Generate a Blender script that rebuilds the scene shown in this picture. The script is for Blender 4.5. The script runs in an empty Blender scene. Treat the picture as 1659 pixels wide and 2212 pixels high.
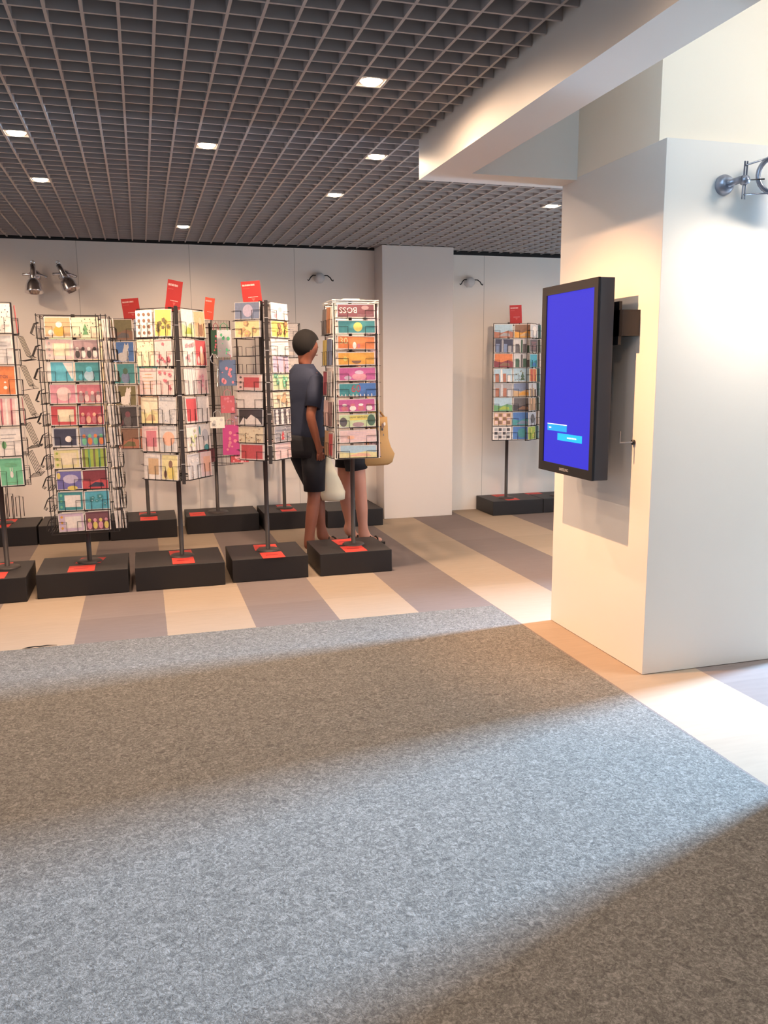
import bpy, bmesh, math, random
from mathutils import Vector, Matrix
random.seed(7)
SC = bpy.context.scene
COL = SC.collection
PI = math.pi

# ------------------------------------------------------------------ camera
CAM_H = 1.47
cd = bpy.data.cameras.new('camera'); cam = bpy.data.objects.new('camera', cd); COL.objects.link(cam)
Rr = [[0.960, -0.055, 0.273], [-0.279, -0.160, 0.947], [-0.008, -0.986, -0.169]]
Rv = Vector((Rr[0][0], Rr[1][0], Rr[2][0])).normalized()
Fw = Vector((Rr[0][2], Rr[1][2], Rr[2][2])); Fw = (Fw - Rv * Fw.dot(Rv)).normalized()
Up = Rv.cross(Fw)
M = Matrix.Identity(4)
for i in range(3):
    M[i][0] = Rv[i]; M[i][1] = Up[i]; M[i][2] = -Fw[i]
M[2][3] = CAM_H
cam.matrix_world = M
cd.sensor_fit = 'VERTICAL'; cd.sensor_height = 36.0; cd.lens = 1783.57 / 2212 * 36.0
cd.clip_start = 0.05; cd.clip_end = 100
SC.camera = cam

# ------------------------------------------------------------------ view, world, daylight
SC.view_settings.view_transform = 'Standard'; SC.view_settings.look = 'None'
SC.view_settings.gamma = 1.0; SC.view_settings.use_curve_mapping = False
SC.view_settings.exposure = 0.0
W = bpy.data.worlds.new('world'); SC.world = W; W.use_nodes = True
bgn = W.node_tree.nodes['Background']
bgn.inputs[0].default_value = (0.90, 0.94, 1.0, 1); bgn.inputs[1].default_value = 0.32

def area(name, loc, target, sx, sy, power, color):
    l = bpy.data.lights.new(name, 'AREA'); l.shape = 'RECTANGLE'; l.size = sx; l.size_y = sy
    l.energy = power; l.color = color
    o = bpy.data.objects.new(name, l); COL.objects.link(o); o.location = loc
    o.rotation_euler = (Vector(target) - Vector(loc)).to_track_quat('-Z', 'Y').to_euler()
    return o
DAY = (0.42, 0.70, 1.0)
area('daylight_entrance', (11.5, 5.1, 2.7), (1.5, 3.0, 0.0), 1.2, 3.4, 11500, DAY)
area('raised_ceiling_fill', (3.9, 1.9, 3.25), (3.0, 3.1, 1.9), 0.6, 0.6, 38, (1.0, 0.84, 0.66))  # unseen fill light, added to brighten the upper wall and pillar front
SPOT_W = 66.0
WARM = (1.0, 0.68, 0.45)

# ------------------------------------------------------------------ materials
def lin(c):
    return tuple((x / 12.92 if x <= 0.04045 else ((x + 0.055) / 1.055) ** 2.4) for x in (v / 255 for v in c))
MATS = {}
def mat(name, rgb, rough=0.6, metal=0.0, noise=0.0, nscale=40, bump=0.0, emit=None, alpha=None, spec=0.5, trans=0):
    if name in MATS: return MATS[name]
    m = bpy.data.materials.new(name); m.use_nodes = True
    nt = m.node_tree; b = nt.nodes['Principled BSDF']
    c = (*lin(rgb), 1)
    b.inputs['Base Color'].default_value = c
    b.inputs['Roughness'].default_value = rough; b.inputs['Metallic'].default_value = metal
    b.inputs['Specular IOR Level'].default_value = spec
    if trans: b.inputs['Transmission Weight'].default_value = trans
    if emit:
        b.inputs['Emission Color'].default_value = (*lin(rgb), 1); b.inputs['Emission Strength'].default_value = emit
    if noise or bump:
        tc = nt.nodes.new('ShaderNodeTexCoord'); n = nt.nodes.new('ShaderNodeTexNoise')
        n.inputs['Scale'].default_value = nscale; n.inputs['Detail'].default_value = 4
        nt.links.new(tc.outputs['Object'], n.inputs['Vector'])
        if noise:
            mx = nt.nodes.new('ShaderNodeMix'); mx.data_type = 'RGBA'; mx.blend_type = 'MULTIPLY'
            mx.inputs[0].default_value = 1.0; mx.inputs[6].default_value = c
            r = nt.nodes.new('ShaderNodeMapRange'); r.inputs[3].default_value = 1 - noise; r.inputs[4].default_value = 1 + noise
            nt.links.new(n.outputs['Fac'], r.inputs[0])
            cb = nt.nodes.new('ShaderNodeCombineColor')
            for k in range(3): nt.links.new(r.outputs[0], cb.inputs[k])
            nt.links.new(cb.outputs[0], mx.inputs[7]); nt.links.new(mx.outputs[2], b.inputs['Base Color'])
        if bump:
            bp = nt.nodes.new('ShaderNodeBump'); bp.inputs['Strength'].default_value = bump; bp.inputs['Distance'].default_value = 0.002
            nt.links.new(n.outputs['Fac'], bp.inputs['Height']); nt.links.new(bp.outputs[0], b.inputs['Normal'])
    MATS[name] = m
    return m

# ------------------------------------------------------------------ mesh building
class MB:
    def __init__(s): s.v = []; s.f = []; s.mi = []; s.mats = []; s.sm = []
    def mid(s, m):
        if m not in s.mats: s.mats.append(m)
        return s.mats.index(m)
    def add(s, vs, fs, m, smooth=False):
        b = len(s.v); s.v += [tuple(v) for v in vs]; k = s.mid(m)
        for f in fs: s.f.append(tuple(b + i for i in f)); s.mi.append(k); s.sm.append(smooth)
    def box(s, x0, x1, y0, y1, z0, z1, m):
        vs = [(x, y, z) for z in (z0, z1) for y in (y0, y1) for x in (x0, x1)]
        s.add(vs, [(0, 2, 3, 1), (4, 5, 7, 6), (0, 1, 5, 4), (2, 6, 7, 3), (0, 4, 6, 2), (1, 3, 7, 5)], m)
    def tube(s, pts, r, m, n=6, caps=True, closed=False):
        pts = [Vector(p) for p in pts]
        rs = r if isinstance(r, (list, tuple)) else [r] * len(pts)
        vs = []; fs = []; N = len(pts)
        up = None
        for i, p in enumerate(pts):
            if closed: t = pts[(i + 1) % N] - pts[i - 1]
            else: t = (pts[min(i + 1, N - 1)] - pts[max(i - 1, 0)])
            t.normalize()
            if up is None:
                up = Vector((0, 0, 1)) if abs(t.z) < 0.9 else Vector((1, 0, 0))
            a = t.cross(up)
            if a.length < 1e-5: a = t.cross(Vector((0, 1, 0)))
            a.normalize(); b = a.cross(t); up = b
            for k in range(n):
                th = 2 * PI * k / n + PI / n
                vs.append(p + a * math.cos(th) * rs[i] + b * math.sin(th) * rs[i])
        seg = N if closed else N - 1
        for i in range(seg):
            j = (i + 1) % N
            for k in range(n):
                k2 = (k + 1) % n
                fs.append((i * n + k, j * n + k, j * n + k2, i * n + k2))
        if caps and not closed:
            fs.append(tuple(range(n - 1, -1, -1))); fs.append(tuple((N - 1) * n + k for k in range(n)))
        s.add(vs, fs, m, n > 5)
    def lathe(s, prof, m, n=24, mtx=None, smooth=True):
        vs = []; fs = []
        for (r, z) in prof:
            for k in range(n):
                a = 2 * PI * k / n; vs.append(Vector((r * math.cos(a), r * math.sin(a), z)))
        if mtx is not None: vs = [mtx @ v for v in vs]
        for i in range(len(prof) - 1):
            for k in range(n):
                k2 = (k + 1) % n; fs.append((i * n + k, i * n + k2, (i + 1) * n + k2, (i + 1) * n + k))
        s.add(vs, fs, m, smooth)
    def loft(s, rings, m, n=20, caps=(True, True)):
        """rings: (centre, rx, ry, yaw) horizontal ellipses, or with 5th = tilt matrix"""
        vs = []; fs = []
        for rg in rings:
            c = Vector(rg[0]); R = Matrix.Rotation(rg[3], 3, 'Z')
            if len(rg) > 4: R = rg[4] @ R
            for k in range(n):
                a = 2 * PI * k / n
                vs.append(c + R @ Vector((rg[1] * math.cos(a), rg[2] * math.sin(a), 0)))
        for i in range(len(rings) - 1):
            for k in range(n):
                k2 = (k + 1) % n; fs.append((i * n + k, i * n + k2, (i + 1) * n + k2, (i + 1) * n + k))
        if caps[0]: fs.append(tuple(range(n - 1, -1, -1)))
        if caps[1]: fs.append(tuple((len(rings) - 1) * n + k for k in range(n)))
        s.add(vs, fs, m, True)
    def poly(s, pts, y, m):
        """flat polygon in the local xz plane, facing -y"""
        s.add([(p[0], y, p[1]) for p in pts], [tuple(range(len(pts)))], m)
    def mesh(s, name):
        me = bpy.data.meshes.new(name); me.from_pydata(s.v, [], s.f)
        for m in s.mats: me.materials.append(m)
        me.polygons.foreach_set('material_index', s.mi); me.polygons.foreach_set('use_smooth', s.sm)
        me.update(); return me
    def build(s, name, parent=None, loc=None, bevel=0):
        o = bpy.data.objects.new(name, s.mesh(name)); COL.objects.link(o)
        if parent: o.parent = parent
        if loc: o.location = loc
        if bevel:
            b = o.modifiers.new('bevel', 'BEVEL'); b.width = bevel; b.segments = 2; b.limit_method = 'ANGLE'
        return o

def tag(o, label=None, cat=None, group=None, kind=None):
    if label: o['label'] = label
    if cat: o['category'] = cat
    if group: o['group'] = group
    if kind: o['kind'] = kind
    return o
def empty(name, loc, rz=0, **k):
    o = bpy.data.objects.new(name, None); COL.objects.link(o); o.location = loc; o.rotation_euler = (0, 0, rz)
    o.empty_display_size = 0.05
    return tag(o, **k)
def struct(name, mb, bevel=0):
    return tag(mb.build(name, bevel=bevel), kind='structure')
def text_geo(s, size, m, mb, ox, oz, y, rot=0.0, extr=0.0):
    cu = bpy.data.curves.new('t', 'FONT'); cu.body = s; cu.size = size; cu.align_x = 'CENTER'; cu.align_y = 'CENTER'; cu.resolution_u = 2
    o = bpy.data.objects.new('t', cu); COL.objects.link(o)
    dg = bpy.context.evaluated_depsgraph_get(); me = bpy.data.meshes.new_from_object(o.evaluated_get(dg))
    cr, sr = math.cos(rot), math.sin(rot)
    vs = [(ox + v.co.x * cr - v.co.y * sr, y, oz + v.co.x * sr + v.co.y * cr) for v in me.vertices]
    mb.add(vs, [tuple(p.vertices) for p in me.polygons], m)
    bpy.data.objects.remove(o); bpy.data.curves.remove(cu); bpy.data.meshes.remove(me)

# ------------------------------------------------------------------ the setting
M_wall = mat('white_panel_paint', (222, 217, 212), 0.45, noise=0.03, nscale=3)
M_cream = mat('cream_plaster', (236, 224, 208), 0.6)
M_trim = mat('black_shadow_gap', (18, 18, 22), 0.7)
M_grid = mat('grey_louvre_metal', (172, 164, 162), 0.5, metal=0.0)
M_dark = mat('dark_void_paint', (40, 38, 40), 0.9)

def floor_material():
    m = bpy.data.materials.new('striped_carpet_tiles'); m.use_nodes = True; nt = m.node_tree; N = nt.nodes; L = nt.links
    b = N['Principled BSDF']; b.inputs['Roughness'].default_value = 0.95; b.inputs['Specular IOR Level'].default_value = 0.1
    g = N.new('ShaderNodeNewGeometry'); sp = N.new('ShaderNodeSeparateXYZ'); L.new(g.outputs['Position'], sp.inputs[0])
    def mth(op, a, bb=None, c=None):
        n = N.new('ShaderNodeMath'); n.operation = op
        for i, v in enumerate((a, bb, c)):
            if v is None: continue
            if isinstance(v, (int, float)): n.inputs[i].default_value = v
            else: L.new(v, n.inputs[i])
        return n.outputs[0]
    nz = N.new('ShaderNodeTexNoise'); nz.inputs['Scale'].default_value = 120; L.new(g.outputs['Position'], nz.inputs['Vector'])
    jit = mth('MULTIPLY', mth('SUBTRACT', nz.outputs['Fac'], 0.5), 0.012)
    xs = mth('ADD', sp.outputs['X'], jit)
    fr = mth('FRACT', mth('SUBTRACT', xs, 0.066))
    light = mth('LESS_THAN', fr, 0.5)
    # every tile has its own slight tone
    tx = mth('FLOOR', mth('MULTIPLY', mth('SUBTRACT', sp.outputs['X'], 0.066), 2.0))
    ty = mth('FLOOR', mth('MULTIPLY', mth('SUBTRACT', sp.outputs['Y'], 0.12), 2.0))
    cb = N.new('ShaderNodeCombineXYZ'); L.new(tx, cb.inputs[0]); L.new(ty, cb.inputs[1])
    wn = N.new('ShaderNodeTexWhiteNoise'); wn.noise_dimensions = '2D'; L.new(cb.outputs[0], wn.inputs['Vector'])
    mp = N.new('ShaderNodeMapping'); mp.inputs['Scale'].default_value = (6, 40, 1); L.new(g.outputs['Position'], mp.inputs['Vector'])
    n2 = N.new('ShaderNodeTexNoise'); n2.inputs['Scale'].default_value = 1.0; n2.inputs['Detail'].default_value = 3; L.new(mp.outputs[0], n2.inputs['Vector'])
    val = mth('ADD', mth('ADD', 0.86, mth('MULTIPLY', wn.outputs['Value'], 0.12)), mth('MULTIPLY', n2.outputs['Fac'], 0.16))
    mx = N.new('ShaderNodeMix'); mx.data_type = 'RGBA'; L.new(light, mx.inputs[0])
    mx.inputs[6].default_value = (*lin((118, 108, 106)), 1); mx.inputs[7].default_value = (*lin((154, 139, 124)), 1)
    sc = N.new('ShaderNodeVectorMath'); sc.operation = 'SCALE'; L.new(mx.outputs[2], sc.inputs[0]); L.new(val, sc.inputs['Scale'])
    L.new(sc.outputs[0], b.inputs['Base Color'])
    return m
def carpet_material():
    m = bpy.data.materials.new('grey_needle_felt'); m.use_nodes = True; nt = m.node_tree; N = nt.nodes; L = nt.links
    b = N['Principled BSDF']; b.inputs['Roughness'].default_value = 0.95; b.inputs['Specular IOR Level'].default_value = 0.08
    g = N.new('ShaderNodeNewGeometry')
    a = N.new('ShaderNodeTexNoise'); a.inputs['Scale'].default_value = 105; a.inputs['Detail'].default_value = 3; a.inputs['Roughness'].default_value = 0.65; a.inputs['Distortion'].default_value = 1.6
    c = N.new('ShaderNodeTexNoise'); c.inputs['Scale'].default_value = 38; c.inputs['Detail'].default_value = 2; c.inputs['Distortion'].default_value = 2.0
    L.new(g.outputs['Position'], a.inputs['Vector']); L.new(g.outputs['Position'], c.inputs['Vector'])
    mm = N.new('ShaderNodeMath'); mm.operation = 'MULTIPLY_ADD'; L.new(c.outputs['Fac'], mm.inputs[0]); mm.inputs[1].default_value = 0.45
    s2 = N.new('ShaderNodeMath'); s2.operation = 'MULTIPLY'; L.new(a.outputs['Fac'], s2.inputs[0]); s2.inputs[1].default_value = 0.55
    L.new(s2.outputs[0], mm.inputs[2])
    r = N.new('ShaderNodeValToRGB'); r.color_ramp.elements[0].position = 0.36; r.color_ramp.elements[1].position = 0.64
    r.color_ramp.elements[0].color = (*lin((82, 82, 81)), 1); r.color_ramp.elements[1].color = (*lin((138, 137, 135)), 1)
    e = r.color_ramp.elements.new(0.5); e.color = (*lin((108, 107, 105)), 1)
    L.new(mm.outputs[0], r.inputs[0])
    # seams between the carpet tiles
    sp = N.new('ShaderNodeSeparateXYZ'); L.new(g.outputs['Position'], sp.inputs[0])
    fac = None
    for ax, off in (('X', 0.066), ('Y', 0.16)):
        q = N.new('ShaderNodeMath'); q.operation = 'SUBTRACT'; L.new(sp.outputs[ax], q.inputs[0]); q.inputs[1].default_value = off
        p = N.new('ShaderNodeMath'); p.operation = 'PINGPONG'; L.new(q.outputs[0], p.inputs[0]); p.inputs[1].default_value = 0.5
        l = N.new('ShaderNodeMath'); l.operation = 'LESS_THAN'; L.new(p.outputs[0], l.inputs[0]); l.inputs[1].default_value = 0.0022
        if fac is None: fac = l.outputs[0]
        else:
            x = N.new('ShaderNodeMath'); x.operation = 'MAXIMUM'; L.new(fac, x.inputs[0]); L.new(l.outputs[0], x.inputs[1]); fac = x.outputs[0]
    k = N.new('ShaderNodeMath'); k.operation = 'MULTIPLY'; L.new(fac, k.inputs[0]); k.inputs[1].default_value = 0.14
    mx = N.new('ShaderNodeMix'); mx.data_type = 'RGBA'; L.new(k.outputs[0], mx.inputs[0]); L.new(r.outputs[0], mx.inputs[6]); mx.inputs[7].default_value = (0.02, 0.02, 0.02, 1)
    L.new(mx.outputs[2], b.inputs['Base Color'])
    bp = N.new('ShaderNodeBump'); bp.inputs['Strength'].default_value = 0.5; bp.inputs['Distance'].default_value = 0.003
    L.new(a.outputs['Fac'], bp.inputs['Height']); L.new(bp.outputs[0], b.inputs['Normal'])
    return m
M_floor = floor_material(); M_carpet = carpet_material()
XC, YC = 2.056, 4.655                    # corner of the grey felt field
WB = 8.1                                 # back wall
mb = MB()
def quad(x0, x1, y0, y1, z, m): mb.add([(x0, y0, z), (x1, y0, z), (x1, y1, z), (x0, y1, z)], [(0, 1, 2, 3)], m)
quad(-4.5, XC, -2.5, YC, 0, M_carpet); quad(-4.5, XC, YC, WB, 0, M_floor); quad(XC, 12, -2.5, WB, 0, M_floor)
mb.add([(-4.5, -2.5, -0.05), (12, -2.5, -0.05), (12, WB, -0.05), (-4.5, WB, -0.05)], [(0, 3, 2, 1)], M_dark)
struct('floor', mb)

def wall_material():
    m = mat('white_wall_panels', (238, 231, 225), 0.5).copy(); nt = m.node_tree; N = nt.nodes; L = nt.links; b = N['Principled BSDF']
    g = N.new('ShaderNodeNewGeometry'); sp = N.new('ShaderNodeSeparateXYZ'); L.new(g.outputs['Position'], sp.inputs[0])
    q = N.new('ShaderNodeMath'); q.operation = 'SUBTRACT'; L.new(sp.outputs['X'], q.inputs[0]); q.inputs[1].default_value = 0.489
    p = N.new('ShaderNodeMath'); p.operation = 'PINGPONG'; L.new(q.outputs[0], p.inputs[0]); p.inputs[1].default_value = 0.49
    l = N.new('ShaderNodeMath'); l.operation = 'LESS_THAN'; L.new(p.outputs[0], l.inputs[0]); l.inputs[1].default_value = 0.0025
    mx = N.new('ShaderNodeMix'); mx.data_type = 'RGBA'; L.new(l.outputs[0], mx.inputs[0])
    mx.inputs[6].default_value = (*lin((238, 231, 225)), 1); mx.inputs[7].default_value = (*lin((186, 180, 174)), 1)
    L.new(mx.outputs[2], b.inputs['Base Color']); return m
M_wallp = wall_material()
ZG = 2.642                                # underside of the louvre ceiling
mb = MB(); mb.box(-4.5, 12, WB, WB + 0.12, 0, 3.35, M_wallp); struct('wall_back', mb)
mb = MB(); mb.box(-4.62, -4.5, -2.5, WB + 0.12, 0, 3.35, M_wall); struct('wall_left', mb)
mb = MB(); mb.box(-4.5, 2.262, WB - 0.012, WB, 2.628, 2.70, M_trim); struct('trim_1', mb)
mb = MB(); mb.box(3.0, 12, WB - 0.012, WB, 2.614, 2.70, M_trim); struct('trim_2', mb)
mb = MB(); mb.box(2.264, 2.99, 7.826, WB, 0, 2.646, mat('white_column_paint', (222, 214, 210), 0.5)); struct('wall_column', mb, 0.004)

# louvre ceiling: square cells 11.6 cm, blades 5 cm deep
P = 0.116; X0 = 0.40 + P / 2; Y0 = 4.689 + P / 2; BH = 0.052; BT = 0.0055
XB = 1.452; YB = 4.313                    # outer corner of the bulkhead
mb = MB()
k0 = math.ceil((-4.45 - X0) / P); k1 = int((5.6 - X0) / P)
for k in range(k0, k1 + 1):
    x = X0 + k * P
    y0 = -2.4 if x < XB - 0.01 else YB + 0.005
    if x > XB - 0.01 and x < XB + 0.005: y0 = YB
    mb.box(x - BT, x + BT, y0, WB - 0.012, ZG, ZG + BH, M_grid)
j0 = math.ceil((-2.35 - Y0) / P); j1 = int((WB - 0.02 - Y0) / P)
for j in range(j0, j1 + 1):
    y = Y0 + j * P
    x1 = 5.6 if y > YB + 0.01 else XB - 0.004
    mb.box(-4.45, x1, y - BT, y + BT, ZG + 0.0005, ZG + BH - 0.0005, M_grid)
struct('ceiling', mb)
mb = MB(); mb.box(-4.5, XB + 0.1, -2.5, WB, 3.3, 3.35, M_dark); mb.box(XB + 0.1, 6.6, YB - 0.1, WB, 3.3, 3.35, M_dark)
struct('ceiling_void', mb)
mb = MB(); mb.box(XB + 0.2, 12, -2.5, YB - 0.2, 3.35, 3.4, M_cream); struct('ceiling_raised', mb)
# bulkhead frame round the raised ceiling
ZS = 2.449
mb = MB()
mb.add([(XB, -2.5, ZS), (XB + 0.215, -2.5, ZS), (XB + 0.215, 4.11, ZS), (5.6, 4.11, ZS), (5.6, YB, ZS), (XB, YB, ZS),
        (XB, -2.5, 3.35), (XB + 0.215, -2.5, 3.35), (XB + 0.215, 4.11, 3.35), (5.6, 4.11, 3.35), (5.6, YB, 3.35), (XB, YB, 3.35)],
       [(0, 5, 2, 1), (2, 5, 4, 3), (0, 1, 7, 6), (1, 2, 8, 7), (2, 3, 9, 8), (3, 4, 10, 9), (4, 5, 11, 10), (5, 0, 6, 11)], M_wall)
struct('trim_3', mb)
# pillar: cladding box and the narrower pillar above it
mb = MB(); mb.box(2.26, 3.2, 3.325, 4.268, 0.002, 2.462, M_wall); struct('wall_pillar', mb, 0.002)
mb = MB(); mb.box(2.2615, 4.6, 3.385, 4.11, 2.462, 3.35, M_cream); struct('wall_pillar_top', mb)
# unseen occluder of unknown kind, shaped after its shadow on the carpet
mb = MB(); mb.box(2.40, 3.2, 1.2, 2.29, 0, 3.35, M_dark); struct('occluder_right', mb)
mb = MB(); mb.box(6.6, 6.7, 4.88, WB, 0, 3.35, M_wall); struct('daylight_blocker', mb)  # unseen wall added to keep daylight off the back rows

# ------------------------------------------------------------------ recessed downlights
M_white = mat('white_enamel', (235, 232, 226), 0.35)
M_chrome = mat('polished_chrome', (228, 226, 230), 0.2, metal=1.0)
M_lampglow = mat('lit_lamp', (255, 236, 205), 0.5, emit=22.0)
def fixture_meshes():
    h = P / 2 - BT - 0.001
    a = MB()
    for (x0, x1, y0, y1) in ((-h, h, -h, -h + 0.003), (-h, h, h - 0.003, h), (-h, -h + 0.003, -h, h), (h - 0.003, h, -h, h)):
        a.box(x0, x1, y0, y1, 0.02, 0.075, M_grid)
    a.box(-h, h, -h, h, 0.075, 0.08, M_white)
    r = MB(); r.lathe([(0.051, 0.010), (0.049, 0.004), (0.047, 0.006), (0.0455, 0.012), (0.044, 0.02)], M_chrome, 24)
    d = MB(); d.lathe([(0.045, 0.012), (0.043, 0.002), (0.03, -0.006), (0.0005, -0.009)], M_lampglow, 24)
    return a.mesh('housing'), r.mesh('reflector'), d.mesh('lamp')
HM, RM, DM = fixture_meshes()
def downlight(x, y, label, power=SPOT_W, group='recessed ceiling downlights', angle=172, blend=0.8, rad=0.03, tgt=None, color=WARM, fill=0):
    e = empty('downlight', (x, y, ZG), label=label, cat='ceiling light', group=group)
    for nm, me in (('housing', HM), ('reflector', RM), ('lamp', DM)):
        o = bpy.data.objects.new(nm, me); COL.objects.link(o); o.parent = e
    l = bpy.data.lights.new('downlight_beam', 'SPOT'); l.energy = power; l.color = color
    l.spot_size = math.radians(angle); l.spot_blend = blend; l.shadow_soft_size = rad
    o = bpy.data.objects.new('downlight_beam', l); COL.objects.link(o); o.parent = e; o.location = (0, 0, -0.012)
    if tgt: o.rotation_euler = Vector(tgt).to_track_quat('-Z', 'Y').to_euler()
    if fill:
        l2 = bpy.data.lights.new('downlight_spill', 'SPOT'); l2.energy = fill; l2.color = WARM; l2.spot_size = math.radians(179); l2.spot_blend = 0.35; l2.shadow_soft_size = rad
        o2 = bpy.data.objects.new('downlight_spill', l2); COL.objects.link(o2); o2.parent = e; o2.location = (0, 0, -0.012)
GX = lambda k: 0.40 + k * P
GY = lambda k: 4.689 + k * P
downlight(GX(5), GY(-10), 'nearest lit downlight, beside the bulkhead edge', 480, rad=0.014, angle=70, blend=1.0, tgt=(1.28, 0.22, -1.65), fill=40, color=(1.0, 0.50, 0.23))
downlight(GX(8), GY(0), 'lit downlight right beside the corner of the white bulkhead')
downlight(GX(0), GY(0), 'lit downlight above the middle of the rack row, left of the bulkhead corner')
downlight(GX(-8), GY(0), 'lit downlight at the left edge, the nearer of two there')
downlight(GX(-8), GY(9), 'lit downlight at the left edge, the farther of two there', 210)
downlight(GX(8), GY(9), 'lit downlight in line between bulkhead corner and white wall column', 240)
downlight(GX(22), GY(9), 'lit downlight close to the pillar with the screen', 110)
downlight(GX(0), GY(22), 'farthest lit downlight, close to the back wall', 60)
for (k, j) in ((-8, -10), (-3, -20), (5, -25), (-8, -32), (3, -40), (-16, 0), (-16, 9), (-16, -12), (-16, 22), (22, 0), (30, 9), (30, 20)):  # unseen downlights, most added to light the carpet, walls and back right
    downlight(GX(k), GY(j), f'unseen recessed downlight {"left of the view" if k < -9 else ("behind the pillar" if k > 20 else "above the view")}, {["nearest", "near", "middle", "far", "farthest"][min(4, max(0, (j + 40) // 13))]} {"left row" if k < -4 else "right row"}', 60, group='downlights outside the view')

# ------------------------------------------------------------------ screen on the pillar
M_bezel = mat('black_screen_bezel', (22, 24, 30), 0.35)
M_side = mat('dark_grey_screen_shell', (62, 66, 74), 0.5)
M_screen = mat('lit_blue_screen', (70, 66, 228), 0.4, emit=0.92, spec=0.1)
M_screen.node_tree.nodes['Principled BSDF'].inputs['Base Color'].default_value = (0, 0, 0, 1)
M_teal = mat('lit_teal_bar', (10, 120, 190), 0.4, emit=0.95); M_cyan = mat('lit_cyan_bar', (8, 140, 226), 0.4, emit=0.95)
M_pale = mat('lit_pale_line', (170, 200, 255), 0.4, emit=0.95)
ty0, ty1, tz0, tz1, tx0 = 3.497, 4.056, 0.938, 1.888, 2.055
tv = empty('wall_screen', (2.26, (ty0 + ty1) / 2, tz0), label='large upright display with a blue picture, hung on the white pillar', cat='screen')
def tvb(name, mb, par=tv, bevel=0):
    o = mb.build(name, par, bevel=bevel)
    if par is tv: o.location = (-2.26, -(ty0 + ty1) / 2, -tz0)
    return o
b = MB(); b.box(tx0 + 0.006, tx0 + 0.082, ty0, ty1, tz0, tz1, M_side); b.box(tx0 + 0.082, tx0 + 0.11, ty0 + 0.06, ty1 - 0.06, tz0 + 0.1, tz1 - 0.06, M_side)
tvb('shell', b, bevel=0.004)
b = MB(); sy0, sy1, sz0, sz1 = 3.484 + 0.047, 3.996 + 0.012, 0.985, 1.845
for (a0, a1, c0, c1) in ((ty0, ty1, tz0, sz0), (ty0, ty1, sz1, tz1), (ty0, sy0, sz0, sz1), (sy1, ty1, sz0, sz1)):
    b.box(tx0 - 0.006, tx0 + 0.006, a0, a1, c0, c1, M_bezel)
tvb('bezel', b)
b = MB(); b.box(tx0, tx0 + 0.004, sy0, sy1, sz0, sz1, M_screen); scr = tvb('display_panel', b)
def lit(name, y0, y1, z0, z1, m, d=0.001):
    q = MB(); q.box(tx0 - d, tx0, y0, y1, z0, z1, m); q.build(name, scr)
lit('message_bar', 3.765, 3.972, 1.153, 1.186, M_teal); lit('message_bar', 3.765, 3.972, 1.186, 1.190, M_pale, 0.0015)
lit('message_bar', 3.61, 3.86, 1.108, 1.144, M_cyan)
lit('message_text', 3.93, 3.955, 1.166, 1.172, M_pale, 0.0015)
for k in range(6): lit('message_text', 3.665 + k * 0.016, 3.677 + k * 0.016, 1.122, 1.129, M_pale, 0.0015)
b = MB(); text_geo('SAMSUNG', 0.021, mat('silver_print', (170, 172, 180), 0.4), b, 0, 0, 0)
lg = b.build('maker_logo', tv); lg.location = (tx0 - 0.0066 - 2.26, 3.775 - (ty0 + ty1) / 2, 0.961 - tz0); lg.rotation_euler = (0, 0, -PI / 2)
b = MB(); b.box(2.165, 2.26, 3.47, 3.60, 1.62, 1.74, M_bezel); b.box(2.165, 2.18, 3.5, 4.05, 1.58, 1.78, M_bezel); b.box(2.165, 2.18, 3.6, 3.95, 1.05, 1.6, M_bezel)
b.box(2.18, 2.2595, 3.7, 3.9, 1.4, 1.7, M_bezel)
tvb('wall_bracket', b)
M_steel = mat('brushed_steel', (170, 170, 175), 0.3, metal=0.9)
b = MB(); b.tube([(2.18, 3.475, 1.175), (2.18, 3.475, 1.12), (2.255, 3.475, 1.12)], 0.004, M_steel); b.lathe([(0.001, 0), (0.012, 0), (0.012, 0.012), (0.001, 0.012)], M_bezel, 12, Matrix.Translation((2.247, 3.475, 1.12)) @ Matrix.Rotation(PI / 2, 4, 'Y'))
tvb('key_lever', b)

# ------------------------------------------------------------------ wall spotlights
def aim(loc, d):  # matrix whose +z points along d
    return Matrix.Translation(loc) @ Vector(d).to_track_quat('Z', 'Y').to_matrix().to_4x4()
def chrome_spot(x, z, tilt, label):
    e = empty('wall_spotlight', (x, WB, z), label=label, cat='spotlight')
    b = MB(); b.lathe([(0.001, 0), (0.05, 0), (0.052, 0.012), (0.03, 0.022), (0.001, 0.024)], M_chrome, 20, aim((0, 0, 0), (0, -1, 0))); b.build('wall_mount', e)
    b = MB(); b.tube([(0, -0.02, 0), (0, -0.12, 0.0)], 0.008, M_chrome)
    b.tube([(-0.085, -0.10, 0.0), (-0.06, -0.12, 0.0), (0.06, -0.12, 0.0), (0.085, -0.10, -0.01), (0.11, -0.10, -0.02)], 0.012, M_chrome, 8); b.build('arm', e)
    d = Vector((math.sin(tilt), -0.15, -math.cos(tilt)))
    m = aim((0, -0.125, 0), d)
    b = MB(); b.lathe([(0.001, -0.09), (0.022, -0.088), (0.024, -0.03), (0.027, 0.0), (0.032, 0.035), (0.03, 0.04)], M_chrome, 20, m); b.build('lamp_holder', e)
    b = MB(); b.lathe([(0.03, 0.035), (0.052, 0.055), (0.066, 0.09), (0.074, 0.14), (0.077, 0.155), (0.073, 0.155), (0.062, 0.09), (0.045, 0.058), (0.02, 0.045)], M_chrome, 28, m); b.build('bell_shade', e)
    q = m @ Vector((0, 0, -0.1)); b = MB()
    b.tube([q + Vector((0.014 * math.cos(a), 0, 0.014 * math.sin(a) + 0.008)) for a in [k * PI / 5 for k in range(10)]], 0.003, M_chrome, 5, closed=True); b.build('hanging_ring', e)
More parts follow.
